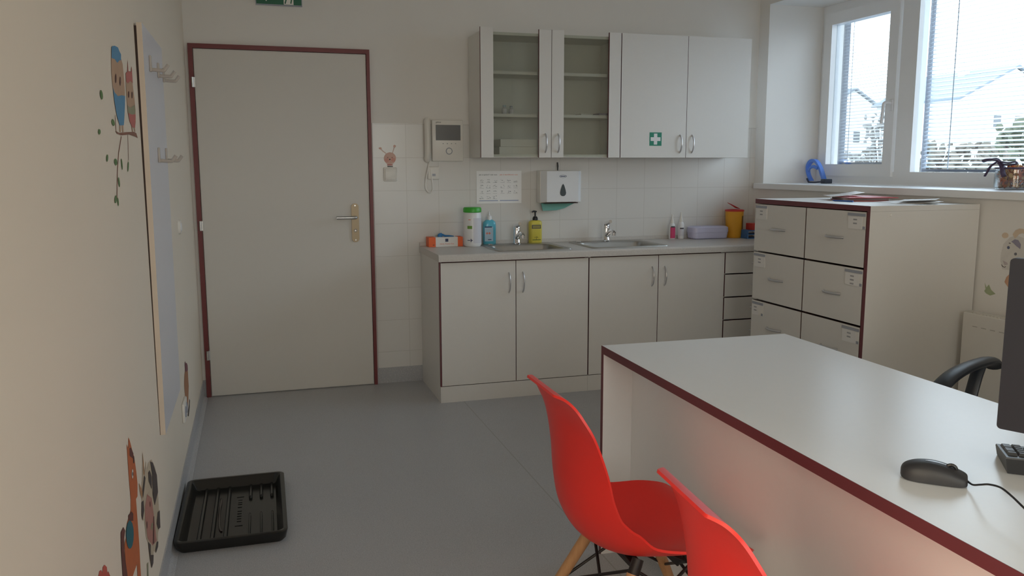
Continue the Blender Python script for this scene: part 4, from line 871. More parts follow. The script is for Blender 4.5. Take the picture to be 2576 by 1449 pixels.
cx, cy = 2.050, -0.052
t = thing('soap_bottle', 'yellow liquid soap bottle with a black pump', 'bottle', (cx, cy, z))
rows = []
for hx_, hy_, zz in ((0.040, 0.022, 0.0), (0.0425, 0.025, 0.006), (0.0425, 0.025, 0.125), (0.041, 0.023, 0.138), (0.030, 0.018, 0.145), (0.016, 0.014, 0.147)):
    rows.append([(cx+a, cy+b, z+zz) for a, b in rrect(-hx_, hx_, -hy_, hy_, min(hx_, hy_)*0.8, 4)])
m = MB(); V = m.grid(rows, closed_v=True); m.face(V[0]); m.face(V[-1]); obj('body', m, 'soap_yellow', t, smooth=True)
m = MB(); m.lathe([(0.017, 0.144), (0.017, 0.162), (0.0125, 0.166), (0.0125, 0.17), (0.005, 0.172), (0.005, 0.196), (0.010, 0.198), (0.010, 0.206), (0, 0.207)], (cx, cy, z), caps=False)
m.tube([(cx, cy, z+0.202), (cx-0.018, cy-0.012, z+0.204), (cx-0.026, cy-0.016, z+0.199)], [0.006, 0.005, 0.004], 8); obj('pump', m, 'black_plastic', t, smooth=True)
lm = MB(); lm.box(cx-0.030, cx+0.030, cy-0.0262, cy-0.0252, z+0.094, z+0.118); obj('label', lm, 'ink', t)
lm = MB(); lm.box(cx-0.025, cx+0.025, cy-0.0266, cy-0.0263, z+0.108, z+0.112); lm.box(cx-0.025, cx+0.025, cy-0.0266, cy-0.0263, z+0.099, z+0.103); obj('print', lm, 'soap_yellow', t)
lm = MB(); yq = cy-0.0256
lm.box(cx-0.026, cx+0.030, yq, yq+0.0003, z+0.021, z+0.025); lm.box(cx-0.001, cx+0.001, yq, yq+0.0003, z+0.025, z+0.038)
for a in range(6):
    an = PI*(a+0.5)/6; lm.poly([(cx, yq, z+0.038), (cx+0.013*math.cos(an)-0.002, yq, z+0.036+0.008*math.sin(an)), (cx+0.013*math.cos(an)+0.002, yq, z+0.033+0.010*math.sin(an))])
obj('palm_emblem', lm, 'dark_green', t)

def squeeze(cx, cy, h, r, band, bz, label, extra=None):
    t = thing('squeeze_bottle', label, 'bottle', (cx, cy, z), group='white squeeze bottles by the lilac box')
    m = MB(); m.lathe([(0, 0), (r*0.9, 0), (r, 0.004), (r, h*0.52), (r*0.8, h*0.60), (r*0.6, h*0.64)], (cx, cy, z)); obj('body', m, 'plastic_cool', t, smooth=True)
    m = MB(); m.lathe([(r*0.62, h*0.62), (r*0.6, h*0.70), (r*0.28, h*0.85), (r*0.16, h), (0, h)], (cx, cy, z), caps=False); obj('nozzle', m, 'plastic_white', t, smooth=True)
    m = MB(); wrap(m, cx, cy, r*1.01, R_(212), R_(338), z+bz[0], z+bz[1], 12); obj('label', m, band, t)
    m = MB(); wrap(m, cx, cy, r*1.02, R_(225), R_(300), z+bz[1]-0.004, z+bz[1]+0.005, 8); obj('print', m, 'ink', t)
squeeze(3.022, -0.055, 0.165, 0.0215, 'magenta', (0.006, 0.082), 'small white squeeze bottle with a magenta label')
squeeze(3.090, -0.052, 0.178, 0.0215, 'label_pale', (0.020, 0.070), 'small white squeeze bottle with a pale label, taller than its neighbour')

t = thing('storage_box', 'low translucent lilac plastic box with a lid', 'box', (3.27, -0.09, z))
rows = []
def wob(x0, x1, y0, y1, r, zz, w=0): return [(a, b, zz) for a, b in rrect(x0, x1, y0, y1, r, 5)]
rows = [wob(3.150, 3.398, -0.135, -0.035, 0.03, z), wob(3.142, 3.405, -0.142, -0.028, 0.035, z+0.006), wob(3.138, 3.410, -0.146, -0.026, 0.035, z+0.045)]
m = MB(); V = m.grid(rows, closed_v=True); m.face(V[0]); m.face(V[-1]); obj('tub', m, 'lilac', t, smooth=True)
rows = [wob(3.136, 3.412, -0.148, -0.0245, 0.036, z+0.0455), wob(3.138, 3.410, -0.146, -0.026, 0.035, z+0.076), wob(3.150, 3.398, -0.134, -0.036, 0.03, z+0.084)]
m = MB(); V = m.grid(rows, closed_v=True); m.face(V[0]); m.face(V[-1]); obj('lid', m, 'lilac', t, smooth=True)

cx, cy = 3.478, -0.085
t = thing('sharps_bin', 'yellow sharps bin with a red flap lid standing open', 'bin', (cx, cy, z))
m = MB(); m.lathe([(0, 0), (0.050, 0), (0.053, 0.01), (0.061, 0.175), (0.061, 0.182)], (cx, cy, z), 32); obj('body', m, 'bin_yellow', t, smooth=True)
m = MB(); m.lathe([(0.064, 0.180), (0.064, 0.190), (0.05, 0.193), (0, 0.194)], (cx, cy, z), 32, caps=False); obj('rim', m, 'bin_red', t, smooth=True)
m = MB(); m.prism([(cx-0.038, cy-0.03, z+0.224), (cx-0.045, cy+0.02, z+0.236), (cx+0.02, cy+0.025, z+0.2), (cx+0.022, cy-0.03, z+0.196)], (0, 0, 0.003)); obj('flap', m, 'bin_red', t)
m = MB(); wrap(m, cx, cy, 0.0605, R_(296), R_(312), z+0.06, z+0.15, 3); obj('print', m, 'brown_ink', t)
t = thing('tube_rack', 'blue plastic test tube rack next to the yellow bin', 'rack', (3.58, -0.15, z))
m = MB(); rx0, rx1, ry0, ry1 = 3.505, 3.66, -0.21, -0.11
m.box(rx0, rx1, ry0, ry1, z, z+0.006); m.box(rx0, rx1, ry0, ry1, z+0.026, z+0.032); m.box(rx0, rx1, ry0, ry1, z+0.050, z+0.056)
m.box(rx0, rx0+0.008, ry0, ry1, z+0.006, z+0.026); m.box(rx0, rx0+0.008, ry0, ry1, z+0.032, z+0.050); m.box(rx1-0.008, rx1, ry0, ry1, z+0.006, z+0.026); m.box(rx1-0.008, rx1, ry0, ry1, z+0.032, z+0.050)
obj('rack_frame', m, 'rack_blue', t)
o = obj('carton', MB().box(3.548, 3.655, -0.20, -0.12, z+0.0565, z+0.100, bevel=0.001), 'carton_red', loc=(3.6, -0.16, z+0.0565)); tag(o, 'small red carton lying on the blue tube rack', 'box')
# ------------------------------------------------------------------ filing cabinet
FX, FY0, FY1, FZ = 3.032, -1.017, -1.948, 1.164
t = thing('filing_cabinet', 'white filing cabinet with labelled drawers and dark red edges, under the window', 'cabinet', (3.35, -1.48, 0))
xb = W-0.012
m = MB(); m.box(FX, xb, FY1, FY0, FZ-0.025, FZ, 0, mis={'x-': 1}); obj('top_panel', m, ['melamine', 'edge_red'], t)
m = MB(); m.box(FX, xb, FY1, FY1+0.022, 0, FZ-0.0255, 0, mis={'x-': 1}); obj('side_panel', m, ['melamine', 'edge_red'], t)
m = MB(); m.box(FX+0.0195, xb, FY0-0.018, FY0, 0, FZ-0.0255, 0); obj('side_panel', m, ['melamine', 'edge_red'], t)
obj('back_panel', MB().box(xb-0.008, xb-0.0005, FY1+0.023, FY0-0.019, 0.05, FZ-0.026), 'melamine_inside', t)
obj('divider', MB().box(FX+0.021, xb-0.009, -1.486, -1.468, 0.05, FZ-0.026), 'edge_dark', t)
obj('plinth', MB().box(FX+0.021, FX+0.039, FY1+0.023, FY0-0.019, 0, 0.049), 'melamine', t)
m = MB(); m.lathe([(0, 0), (0.007, 0.0), (0.006, 0.003), (0, 0.004)], (0, 0, 0), 14, caps=False)
bmesh.ops.transform(m.bm, matrix=Matrix.Translation((3.145, FY1, FZ-0.043)) @ Matrix.Rotation(PI/2, 4, 'X'), verts=m.bm.verts[:]); obj('screw_cap', m, 'plastic_white', t, smooth=True)
rowsz = [(0.8765, 1.1345), (0.6025, 0.8670), (0.328, 0.5925), (0.055, 0.318)]
rnd = random.Random(5)
for ri, (z0, z1) in enumerate(rowsz):
    for ci, (ya, yb) in enumerate(((-1.4735, -1.0185), (-1.9215, -1.4805))):
        m = MB(); m.box(FX+0.001, FX+0.019, ya, yb, z0, z1, 0, mis={'y-': 1, 'y+': 1, 'z-': 1, 'z+': 1})
        d = obj('drawer', m, ['melamine', 'edge_dark'], t)
        hz = z0+0.129; h = MB(); yc = -1.243 if ci == 0 else -1.709
        P = arc((FX, yc-0.064, hz), (FX, yc+0.064, hz), (-1, 0, 0), 0.024, 13); h.tube(P, 0.0065, 10, ry=1.0); obj('handle', h, 'handle_steel', d, smooth=True)
        # label holder: clear pocket, grey clip and paper cards
        y1_ = yb-0.014 if ci == 0 else yb-0.322; y0_ = y1_-0.105 if ci == 0 else y1_-0.120
        zt = z1-0.004; x = FX
        m = MB(); m.box(x-0.003, x-0.0002, y0_, y1_, zt-0.075, zt, 0); m.box(x-0.007, x-0.003, y0_, y1_, zt-0.016, zt-0.003, 1)
        obj('label_holder', m, ['plastic_white', 'clip_grey'], d)
        m = MB(); off = 0.022 if (ci == 1 or ri == 2) else 0.004
        if ci == 0 and ri == 2: a, b = y0_+0.045, y1_
        else: a, b = y0_+off, y1_-0.003
        m.box(x-0.004, x-0.0031, a, b, zt-0.077, zt-0.019, 0)
        ym = (a+b)/2
        for k in range(3 if (ci == 1 and ri == 1) else 2):
            zz = zt-0.033-k*0.018; m.box(x-0.0043, x-0.0041, ym-0.013, ym+0.013, zz-0.0035, zz+0.0035, 1)
        if off > 0.01: m.box(x-0.0043, x-0.0032, y0_+0.001, y0_+0.017, zt-0.075, zt-0.062, 2)
        obj('label_card', m, ['paper', 'ink_grey', 'clip_grey'], d)

# papers on the filing cabinet
def quad_slab(m, c, u, v, hu, hv, z0, z1, mi=0, mi_side=None, lift=0.0, n=8):
    u = Vector((u[0], u[1], 0)).normalized(); v = Vector((v[0], v[1], 0)).normalized(); c = Vector((c[0], c[1], 0))
    if lift:      # a sheet whose far long edge curls up
        bot = [[(c+u*a*hu+v*(-1+2*k/n)*hv) + Vector((0, 0, z0+lift*(k/n)**1.6)) for a in (-1, 1)] for k in range(n+1)]
        V = m.grid(bot, mi); T = m.grid([[p+Vector((0, 0, z1-z0)) for p in r] for r in bot], mi)
        for k in range(n):
            for e in (0, 1): m.face([V[k][e], V[k+1][e], T[k+1][e], T[k][e]], mi)
        m.face([V[0][0], V[0][1], T[0][1], T[0][0]], mi); m.face([V[n][0], V[n][1], T[n][1], T[n][0]], mi); return
    P = [c+u*a*hu+v*b*hv for a, b in ((-1,-1),(1,-1),(1,1),(-1,1))]
    m.prism([(p.x, p.y, z0) for p in P], (0, 0, z1-z0), mi, mi_side)
u, v = (-0.46, -0.888), (0.888, -0.46)
t = thing('folder', 'dark red folder holding papers on top of the filing cabinet', 'folder', (3.42, -1.39, FZ))
m = MB(); quad_slab(m, (3.42, -1.39), u, v, 0.16, 0.115, FZ, FZ+0.004); quad_slab(m, (3.425, -1.395), (-0.30, -0.954), (0.954, -0.30), 0.175, 0.125, FZ+0.018, FZ+0.021); obj('cover', m, 'folder_red', t)
m = MB(); quad_slab(m, (3.422, -1.392), u, v, 0.155, 0.11, FZ+0.0042, FZ+0.0178); obj('sheets', m, 'folder_side', t)
m = MB(); quad_slab(m, (3.375, -1.32), (-0.46, -0.888), (0.888, -0.46), 0.115, 0.085, FZ+0.0213, FZ+0.0221, lift=0.022)
o = obj('glossy_sheet', m, 'paper_bright', loc=(3.39, -1.33, FZ+0.0213)); tag(o, 'small glossy white sheet lying on the red folder', 'paper')
m = MB(); quad_slab(m, (3.43, -1.735), (-0.25, -0.97), (0.97, -0.25), 0.145, 0.10, FZ+0.0003, FZ+0.0013, lift=0.012)
o = obj('paper_sheet', m, 'paper', loc=(3.43, -1.7, FZ)); tag(o, 'white sheet lying flat on the filing cabinet in front of the red folder', 'paper', 'loose sheets on the filing cabinet')
m = MB(); quad_slab(m, (3.45, -1.79), (-0.75, -0.66), (0.66, -0.75), 0.10, 0.08, FZ+0.0140, FZ+0.0146, lift=0.008)
o = obj('paper_sheet', m, 'paper', loc=(3.5, -1.8, FZ)); tag(o, 'white sheet turned askew at the window end of the filing cabinet top', 'paper', 'loose sheets on the filing cabinet')
m = MB(); m.cyl((3.235, -1.575, FZ+0.004), (3.215, -1.455, FZ+0.004), 0.004, n=10); m.cyl((3.215, -1.455, FZ+0.004), (3.2135, -1.443, FZ+0.004), 0.004, 0.001, n=10)
o = obj('pen', m, 'pen_blue', loc=(3.22, -1.5, FZ), smooth=True); tag(o, 'blue pen lying on the filing cabinet by the red folder', 'pen')

# ------------------------------------------------------------------ on the window sill
z = WZ0
t = thing('strap_frame', 'blue arched plastic frame with a dark strap in the corner of the window sill', 'head frame', (4.0, -0.25, z))
m = MB()
O = smooth_pts([(4.0, -0.185, z+0.014), (4.0, -0.150, z+0.065), (4.0, -0.142, z+0.115), (4.0, -0.165, z+0.150), (4.0, -0.205, z+0.163), (4.0, -0.245, z+0.152), (4.0, -0.285, z+0.115), (4.0, -0.32, z+0.06), (4.0, -0.343, z+0.016)], 5)
rows = []
cx_, cz_ = -0.245, z+0.02
for (x, y, zz) in O:
    d = Vector((y-cx_, zz-cz_)).normalized(); w_ = 0.020
    rows.append([(x-0.012, y, zz), (x+0.016, y, zz), (x+0.016, y-d.x*w_, zz-d.y*w_), (x-0.012, y-d.x*w_, zz-d.y*w_)])
V = m.grid(rows, closed_v=True); m.face(V[0]); m.face(V[-1])
m.tube(smooth_pts([(3.99, -0.175, z+0.085), (3.985, -0.20, z+0.105), (3.985, -0.235, z+0.112), (3.985, -0.275, z+0.10)], 4), 0.011, 8, ry=0.6)
obj('arch', m, 'strap_blue', t, smooth=True)
m = MB(); m.tube([(3.985, -0.168, z+0.03), (3.985, -0.188, z+0.006), (3.985, -0.25, z+0.006), (3.985, -0.345, z+0.012)], 0.005, 8, ry=1.6)
m.box(3.96, 4.02, -0.392, -0.345, z+0.0005, z+0.030, bevel=0.005); obj('strap', m, 'strap_dark', t, smooth=True)

cx, cy = 3.95, -1.868
t = thing('petal_jar', 'round glass jar of dried orange petals tied with a dark ribbon, on the window sill', 'jar', (cx, cy, z))
m = MB(); r = 0.092; m.lathe([(0, 0.0), (r*0.9, 0.0), (r, 0.012), (r, 0.075), (r*0.93, 0.098), (r*0.95, 0.104), (r*0.90, 0.104), (r*0.88, 0.097), (r*0.95, 0.074), (r*0.95, 0.014), (r*0.86, 0.006), (0, 0.006)], (cx, cy, z), 36, caps=False)
obj('glass', m, 'jar_glass', t, smooth=True)
rnd = random.Random(21)
t2 = thing('dried_petals', 'orange and tan dried petals heaped in the glass jar', 'petals', (cx, cy, z+0.007), kind='stuff')
for k, mt in enumerate(('petal_orange', 'petal_tan', 'petal_brown')):
    m = MB()
    for i in range(95):
        a = rnd.uniform(0, 2*PI); zz = rnd.uniform(0.014, 0.115); q = (0.074 if zz < 0.08 else 0.074*(1-(zz-0.08)/0.05))*math.sqrt(rnd.uniform(0.25, 1))
        s_ = rnd.uniform(0.009, 0.017)
        mt_ = Matrix.Translation((cx+q*math.cos(a), cy+q*math.sin(a), z+zz)) @ Euler((rnd.random()*6, rnd.random()*6, rnd.random()*6)).to_matrix().to_4x4() @ Matrix.Diagonal((s_, s_*0.7, s_*0.22, 1))
        bmesh.ops.create_icosphere(m.bm, subdivisions=1, radius=1.0, matrix=mt_)
    obj('petals', m, mt, t2)
m = MB()
def strip(P, w, mi=None):
    P = [Vector(p) for p in P]; rows = []
    for i, p in enumerate(P):
        rows.append([(p.x-0.0008, p.y, p.z-w/2), (p.x+0.0008, p.y, p.z-w/2), (p.x+0.0008, p.y, p.z+w/2), (p.x-0.0008, p.y, p.z+w/2)])
    V = m.grid(rows, closed_v=True); m.face(V[0]); m.face(V[-1])
xr = cx-0.088
m.tube(smooth_pts([(xr+0.05, cy+0.02, z+0.10), (xr+0.02, cy+0.045, z+0.150), (xr, cy+0.085, z+0.145), (xr, cy+0.115, z+0.138), (xr-0.002, cy+0.10, z+0.146), (xr, cy+0.06, z+0.148), (xr, cy+0.02, z+0.140)], 5), 0.004, 8, ry=2.2)
m.tube(smooth_pts([(xr, cy+0.03, z+0.14), (xr, cy-0.03, z+0.132), (xr, cy-0.075, z+0.136), (xr, cy-0.078, z+0.126), (xr, cy-0.03, z+0.122), (xr, cy+0.025, z+0.128)], 5), 0.004, 8, ry=2.0)
m.tube(smooth_pts([(xr, cy+0.035, z+0.135), (xr-0.006, cy+0.062, z+0.115), (xr-0.008, cy+0.080, z+0.085), (xr-0.008, cy+0.092, z+0.066)], 5), 0.0045, 8, ry=1.8)
m.tube(smooth_pts([(xr, cy+0.018, z+0.138), (xr-0.004, cy-0.005, z+0.11), (xr-0.006, cy-0.012, z+0.085), (xr-0.006, cy-0.022, z+0.066)], 5), 0.008, 8, ry=1.8)
m.ring((cx, cy, z+0.106), 0.090, 0.004)
obj('ribbon', m, 'ribbon', t, smooth=True)

# ------------------------------------------------------------------ radiator
t = thing('radiator', 'white panel radiator low on the wall under the window, beside the filing cabinet', 'radiator', (W-0.06, -2.6, 0.12))
ra, rb, rz0, rz1 = -3.25, -1.985, 0.12, 0.652
m = MB(); m.box(W-0.102, W-0.090, ra, rb, rz0, rz1, bevel=0.004); m.box(W-0.045, W-0.035, ra, rb, rz0, rz1)
obj('panel', m, 'radiator_white', t)
m = MB(); m.box(W-0.0895, W-0.0455, rb-0.004, rb, rz0, rz1+0.004); m.box(W-0.0895, W-0.0455, ra, ra+0.004, rz0, rz1+0.004); obj('end_cap', m, 'radiator_white', t)
m = MB(); y = ra+0.006
while y < rb-0.03:
    m.box(W-0.0895, W-0.0455, y, y+0.012, rz1-0.003, rz1+0.003); y += 0.02
obj('top_grille', m, 'radiator_white', t)
m = MB(); y = rb-0.06
while y > ra+0.03:
    m.box(W-0.1028, W-0.1021, y-0.028, y, rz1-0.062, rz1-0.058); y -= 0.05
obj('pressed_dashes', m, 'groove', t)
m = MB(); m.box(W-0.034, W-0.0005, ra+0.2, ra+0.24, 0.3, 0.5); m.box(W-0.034, W-0.0005, rb-0.24, rb-0.2, 0.3, 0.5); obj('bracket', m, 'radiator_white', t)

# ------------------------------------------------------------------ coat board on the wall to the left
t = thing('coat_board', 'tall white board with coat hooks, mounted on the side wall near the door', 'coat rack', (0, -1.93, 0.468))
by0, by1, bz0, bz1, bt = -2.24, -1.627, 0.468, 1.795, 0.0175
m = MB(); m.prism([(0, by0+0.001, bz0), (0.0015, by0+0.001, bz0), (0.0075, by0+0.001, bz1-0.01), (0, by0+0.001, bz1-0.01)], (0, 0.02, 0)); obj('gap_shade_strip', m, 'shadow_gap', t)  # dark wedge painted in for the shade between board and wall
m = MB(); m.prism([(0.0016, by0, bz0), (bt, by0, bz0), (bt+0.006, by0, bz1), (0.0076, by0, bz1)], (0, by1-by0, 0), 0)
for f in m.bm.faces:
    if abs(f.calc_center_median().y - by0) < 0.001: f.material_index = 1
obj('board', m, ['board_white', 'board_edge'], t)
def hook(y, z0):
    x = bt + 0.0055*(z0-bz0)/(bz1-bz0)+0.0005; m = MB()
    m.box(x, x+0.007, y-0.0095, y+0.0095, z0, z0+0.052, bevel=0.002)
    m.tube(smooth_pts([(x+0.006, y, z0+0.007), (x+0.040, y, z0+0.005), (x+0.047, y, z0+0.009), (x+0.058, y, z0+0.024)], 3), 0.0062, 8)
    obj('hook', m, 'hook_cream', t, smooth=True)
for y, z0 in ((-2.082, 1.662), (-1.828, 1.667), (-1.55-0.085, 1.669), (-1.972, 1.365), (-1.70, 1.368)): hook(y, z0)
# light push button and socket on the same wall
t = thing('bell_button', 'small round white button on the wall between the coat board and the door', 'button', (0, -1.049, 1.078))
m = MB(); m.cyl((0.0002, -1.049, 1.078), (0.010, -1.049, 1.078), 0.034, 0.031, 24); obj('base', m, 'plastic_white', t, smooth=True)
m = MB(); m.cyl((0.0102, -1.049, 1.078), (0.014, -1.049, 1.078), 0.020, 0.018, 20); obj('button', m, 'plastic_cool', t, smooth=True)
t = thing('wall_socket', 'white double power socket low on the wall just beyond the coat board', 'socket', (0, -1.37, 0.31))
obj('cover', MB().box(0.0002, 0.012, -1.43, -1.29, 0.265, 0.348, bevel=0.004), 'plastic_white', t, smooth=True)
for y in (-1.395, -1.325):
    m = MB(); m.ring((0.0125, y, 0.306), 0.021, 0.0025, 'x'); m.cyl((0.0121, y, 0.306), (0.0126, y, 0.306), 0.019, n=20); obj('outlet', m, 'clip_grey', t, smooth=True)

# ------------------------------------------------------------------ wall stickers
def sticker(key, name, label, ax, val, sgn):
    pieces = DECALS[key]; a = sum(p[0] for p in pieces[0][3])/len(pieces[0][3]); b = sum(p[1] for p in pieces[0][3])/len(pieces[0][3])
    loc = (val, a, b) if ax == 'x' else (a, val, b)
    t = thing(name, label, 'wall sticker', loc)
    for part, colr, lay, pts in pieces:
        off = val + sgn*(0.0004+0.0005*lay)
        P = [(off, p, q) if ax == 'x' else (p, off, q) for p, q in pts]
        me = MB(); me.poly(P); me.bm.normal_update(); bmesh.ops.triangulate(me.bm, faces=me.bm.faces[:]); obj(part, me, 'dc_' + colr, t)
sticker('owl', 'wall_sticker', 'wall sticker of a blue bird and a red bird sitting on a branch', 'x', 0, 1)
sticker('giraffe', 'wall_sticker', 'wall sticker of an orange long-necked animal with a teal saddle', 'x', 0, 1)
sticker('cow', 'wall_sticker', 'wall sticker of a spotted cream and dark calf low on the wall', 'x', 0, 1)
sticker('flower', 'wall_sticker', 'wall sticker of a coral red flower at the bottom of the wall', 'x', 0, 1)
sticker('sprout', 'wall_sticker', 'small grey-green sprout sticker below the spotted calf', 'x', 0, 1)
sticker('monkey', 'wall_sticker', 'wall sticker of a slim tan animal by the low power socket', 'x', 0, 1)
sticker('bunny', 'wall_sticker', 'pink rabbit head sticker with thin ears above the light switch', 'y', -0.006, -1)
sticker('dog', 'wall_sticker', 'pale dog face sticker with a dark violet ear on the window wall', 'x', W, -1)
sticker('grass', 'wall_sticker', 'small green grass tuft sticker above the radiator', 'x', W, -1)

# ------------------------------------------------------------------ boot tray
TA = 0.0
t = thing('boot_tray', 'shallow black plastic boot tray with raised ribs, lying on the floor along the wall', 'tray', (0.207, -1.84, 0), rotz=-0.012)
hx, hy, th = 0.194, 0.318, 0.045
def RR(k, zz, r=0.03): return [(a, b, zz) for a, b in rrect(-hx+k, hx-k, -hy+k, hy-k, max(0.008, r-k*0.5), 5)]
rows = [RR(0.016, 0.0005), RR(0.006, 0.012), RR(0.0, th-0.008), RR(-0.001, th-0.002), RR(0.004, th), RR(0.014, th), RR(0.018, th-0.004), RR(0.030, 0.012), RR(0.036, 0.006), RR(0.06, 0.005)]
m = MB(); V = m.grid(rows, closed_v=True); m.face(V[0]); m.face(V[-1]); obj('tray_shell', m, 'tray_black', t, smooth=True, local=True)
m = MB()
def rib(x, y0, y1, w=0.007, h=0.009):
    P = [(x, y0, 0.006), (x, y0+0.006, 0.008+h*0.4), (x, y1-0.02, 0.008+h*0.4), (x, y1-0.008, 0.008+h*0.3), (x, y1, 0.006)]
    m.tube(P, [w*0.5, w, w, w, w*0.6], 10)
for x in (-0.118, -0.072, -0.026): rib(x, -0.27, 0.272)
for x in (0.058, 0.100, 0.142):
    rib(x, 0.13, 0.272); rib(x, -0.27, -0.03, 0.004)
obj('ribs', m, 'tray_black', t, smooth=True, local=True)
m = MB(); m.tube(smooth_pts([(-0.057, 0.16, 0.006), (-0.055, 0.10, 0.007), (-0.057, 0.0, 0.006), (-0.05, -0.13, 0.006), (-0.042, -0.17, 0.006)], 6), 0.004, 8); obj('wet_streak', m, 'tray_wet', t, smooth=True, local=True)
m = MB()
for k, y in enumerate((0.13, 0.105, 0.085, 0.055, 0.015, -0.01, -0.035, -0.06, -0.085)):
    m.box(0.010, 0.026, y-0.0035, y+0.0035, 0.005, 0.0072)
m.box(0.004, 0.032, 0.160, 0.1625, 0.005, 0.0072); m.box(0.004, 0.032, -0.13, -0.1275, 0.005, 0.0072)
obj('embossed_lettering', m, 'tray_black', t, local=True)

# ------------------------------------------------------------------ desk
DL, DWD = 2.30, 0.714
desk = thing('desk', 'white desk with dark red edges running towards the viewer', 'desk', (1.4429, -2.5664, 0), rotz=-0.02)
m = MB(); m.box(0.0015, DWD, -DL, 0, 0.7185, 0.745); dt = obj('tabletop', m, 'laminate_cool', desk, local=True)
m = MB(); m.box(0, 0.0015, -DL, 0, 0.7185, 0.745); obj('edge_band', m, 'edge_red', dt, local=True, label='dark red edge')
for k, y in enumerate((0.0, -DL+0.018)):
    m = MB(); m.box(0.0015, DWD-0.03, y-0.018, y, 0.0, 0.718); e = obj('end_panel', m, 'melamine_desk', desk, local=True)
    m = MB(); m.box(0, 0.0015, y-0.018, y, 0.0, 0.718); obj('edge_band', m, 'edge_red', e, local=True)
m = MB(); m.box(0.108, 0.126, -DL+0.019, -0.0185, 0.06, 0.718); obj('modesty_panel', m, 'melamine_desk', desk, local=True)

# mouse --------------------------------------------------------------
a = math.atan2(-0.70, 0.714)
mo = thing('computer_mouse', 'dark grey computer mouse lying on the white desk', 'mouse', (1.572, -3.905, 0.745), rotz=a)
def mouse_ring(x, w, h, zb):
    pts = []
    n = 20
    for i in range(n+1):
        th_ = PI*i/n; c, s_ = math.cos(th_), math.sin(th_)
        pts.append((x, w*math.copysign(abs(c)**0.62, c), zb+h*abs(s_)**0.72))
    return pts
st = [(-0.058, 0.008, 0.010, 0.007), (-0.055, 0.018, 0.019, 0.004), (-0.047, 0.0255, 0.027, 0.002), (-0.03, 0.030, 0.034, 0.001), (-0.005, 0.0305, 0.0365, 0.001), (0.02, 0.029, 0.033, 0.001), (0.04, 0.027, 0.026, 0.001), (0.052, 0.025, 0.020, 0.002), (0.0575, 0.022, 0.014, 0.004), (0.059, 0.018, 0.009, 0.005)]
st = smooth_pts(st, 4); m = MB()
rows = [mouse_ring(*q) for q in st]; V = m.grid(rows)
for i in range(len(V)-1): m.face([V[i][0], V[i+1][0], V[i+1][-1], V[i][-1]])
m.face(V[0]); m.face(V[-1]); obj('shell', m, 'mouse_grey', mo, smooth=True, local=True, flat_angle=60)
m = MB(); m.ring((0, 0, 0), 0.0085, 0.0035, 'y', 20); bmesh.ops.transform(m.bm, matrix=Matrix.Translation((0.030, 0, 0.0265)), verts=m.bm.verts[:]); obj('scroll_wheel', m, 'black_plastic', mo, smooth=True, local=True)
m = MB()
def mz(x):
    for q0, q1 in zip(st, st[1:]):
        if q0[0] <= x <= q1[0]:
            f = (x-q0[0])/(q1[0]-q0[0]); return q0[2]+q0[3]+f*(q1[2]+q1[3]-q0[2]-q0[3])
    return 0.02
rows = [[(x, -0.003, mz(x)+0.0004), (x, 0.003, mz(x)+0.0004)] for x in [-0.015+0.004*i for i in range(10)]]
m.grid(rows); obj('inlay', m, 'mouse_light', mo, local=True)
Rm = Matrix.Rotation(-a, 3, 'Z')
P = [(1.6125, -3.946, 0.754), (1.600, -3.972, 0.757), (1.588, -4.000, 0.769), (1.576, -4.030, 0.782), (1.572, -4.058, 0.787), (1.562, -4.090, 0.785), (1.546, -4.128, 0.782), (1.530, -4.180, 0.774), (1.520, -4.260, 0.758), (1.53, -4.36, 0.748), (1.60, -4.45, 0.748)]
P = [Rm @ (Vector(p)-mo.location) for p in P]
m = MB(); m.tube(smooth_pts([tuple(p) for p in P], 6), 0.0019, 8); obj('cable', m, 'black_plastic', mo, smooth=True, local=True)

# keyboard -----------------------------------------------------------
A = Vector((1.794, -3.843)); B = Vector((1.735, -3.916)); ey = (A-B).normalized(); ex = Vector((ey.y, -ey.x))
kw, kd = 0.440, 0.128
org = A - ey*0.105
kb = thing('keyboard', 'dark grey computer keyboard under the monitor', 'keyboard', (org.x, org.y, 0.745), rotz=math.atan2(ex.y, ex.x))
slope = lambda y: 0.036 - 0.012*(y/kd)
m = MB()
def kq(x0, x1, y0, y1, z0, z1):
    return [(x0, y0, slope(y0)+z0), (x1, y0, slope(y0)+z0), (x1, y1, slope(y1)+z0), (x0, y1, slope(y1)+z0)], z1-z0
pts = [(0.006, 0.008, 0.001), (kw-0.006, 0.008, 0.001), (kw-0.004, kd, 0.001), (0.004, kd, 0.001)]
top = [(0, 0, slope(0)-0.003), (kw, 0, slope(0)-0.003), (kw, kd, slope(kd)-0.003), (0, kd, slope(kd)-0.003)]
top2 = [(0.001, 0.001, slope(0)), (kw-0.001, 0.001, slope(0)), (kw-0.001, kd-0.001, slope(kd)), (0.001, kd-0.001, slope(kd))]
m.grid([pts, top], mi=0, closed_v=True); m.grid([top, top2], mi=1, closed_v=True); m.poly(top2, 1); m.poly(pts[::-1], 0)
obj('case', m, ['key_dark', 'kb_frame'], kb, local=True)
def key(x0, x1, y0, y1):
    m = MB(); q, h = kq(x0, x1, y0, y1, 0.0003, 0.006); i = 0.0022
    q2 = [(x0+i, y0+i, slope(y0)+h), (x1-i, y0+i, slope(y0)+h), (x1-i, y1-i, slope(y1)+h), (x0+i, y1-i, slope(y1)+h)]
    m.grid([q, q2], closed_v=True); m.poly(q2); obj('key', m, 'key_dark', kb, local=True)
u_, g = 0.0190, 0.0012; kx = 0.006
ky = [0.021+u_*i for i in range(6)]
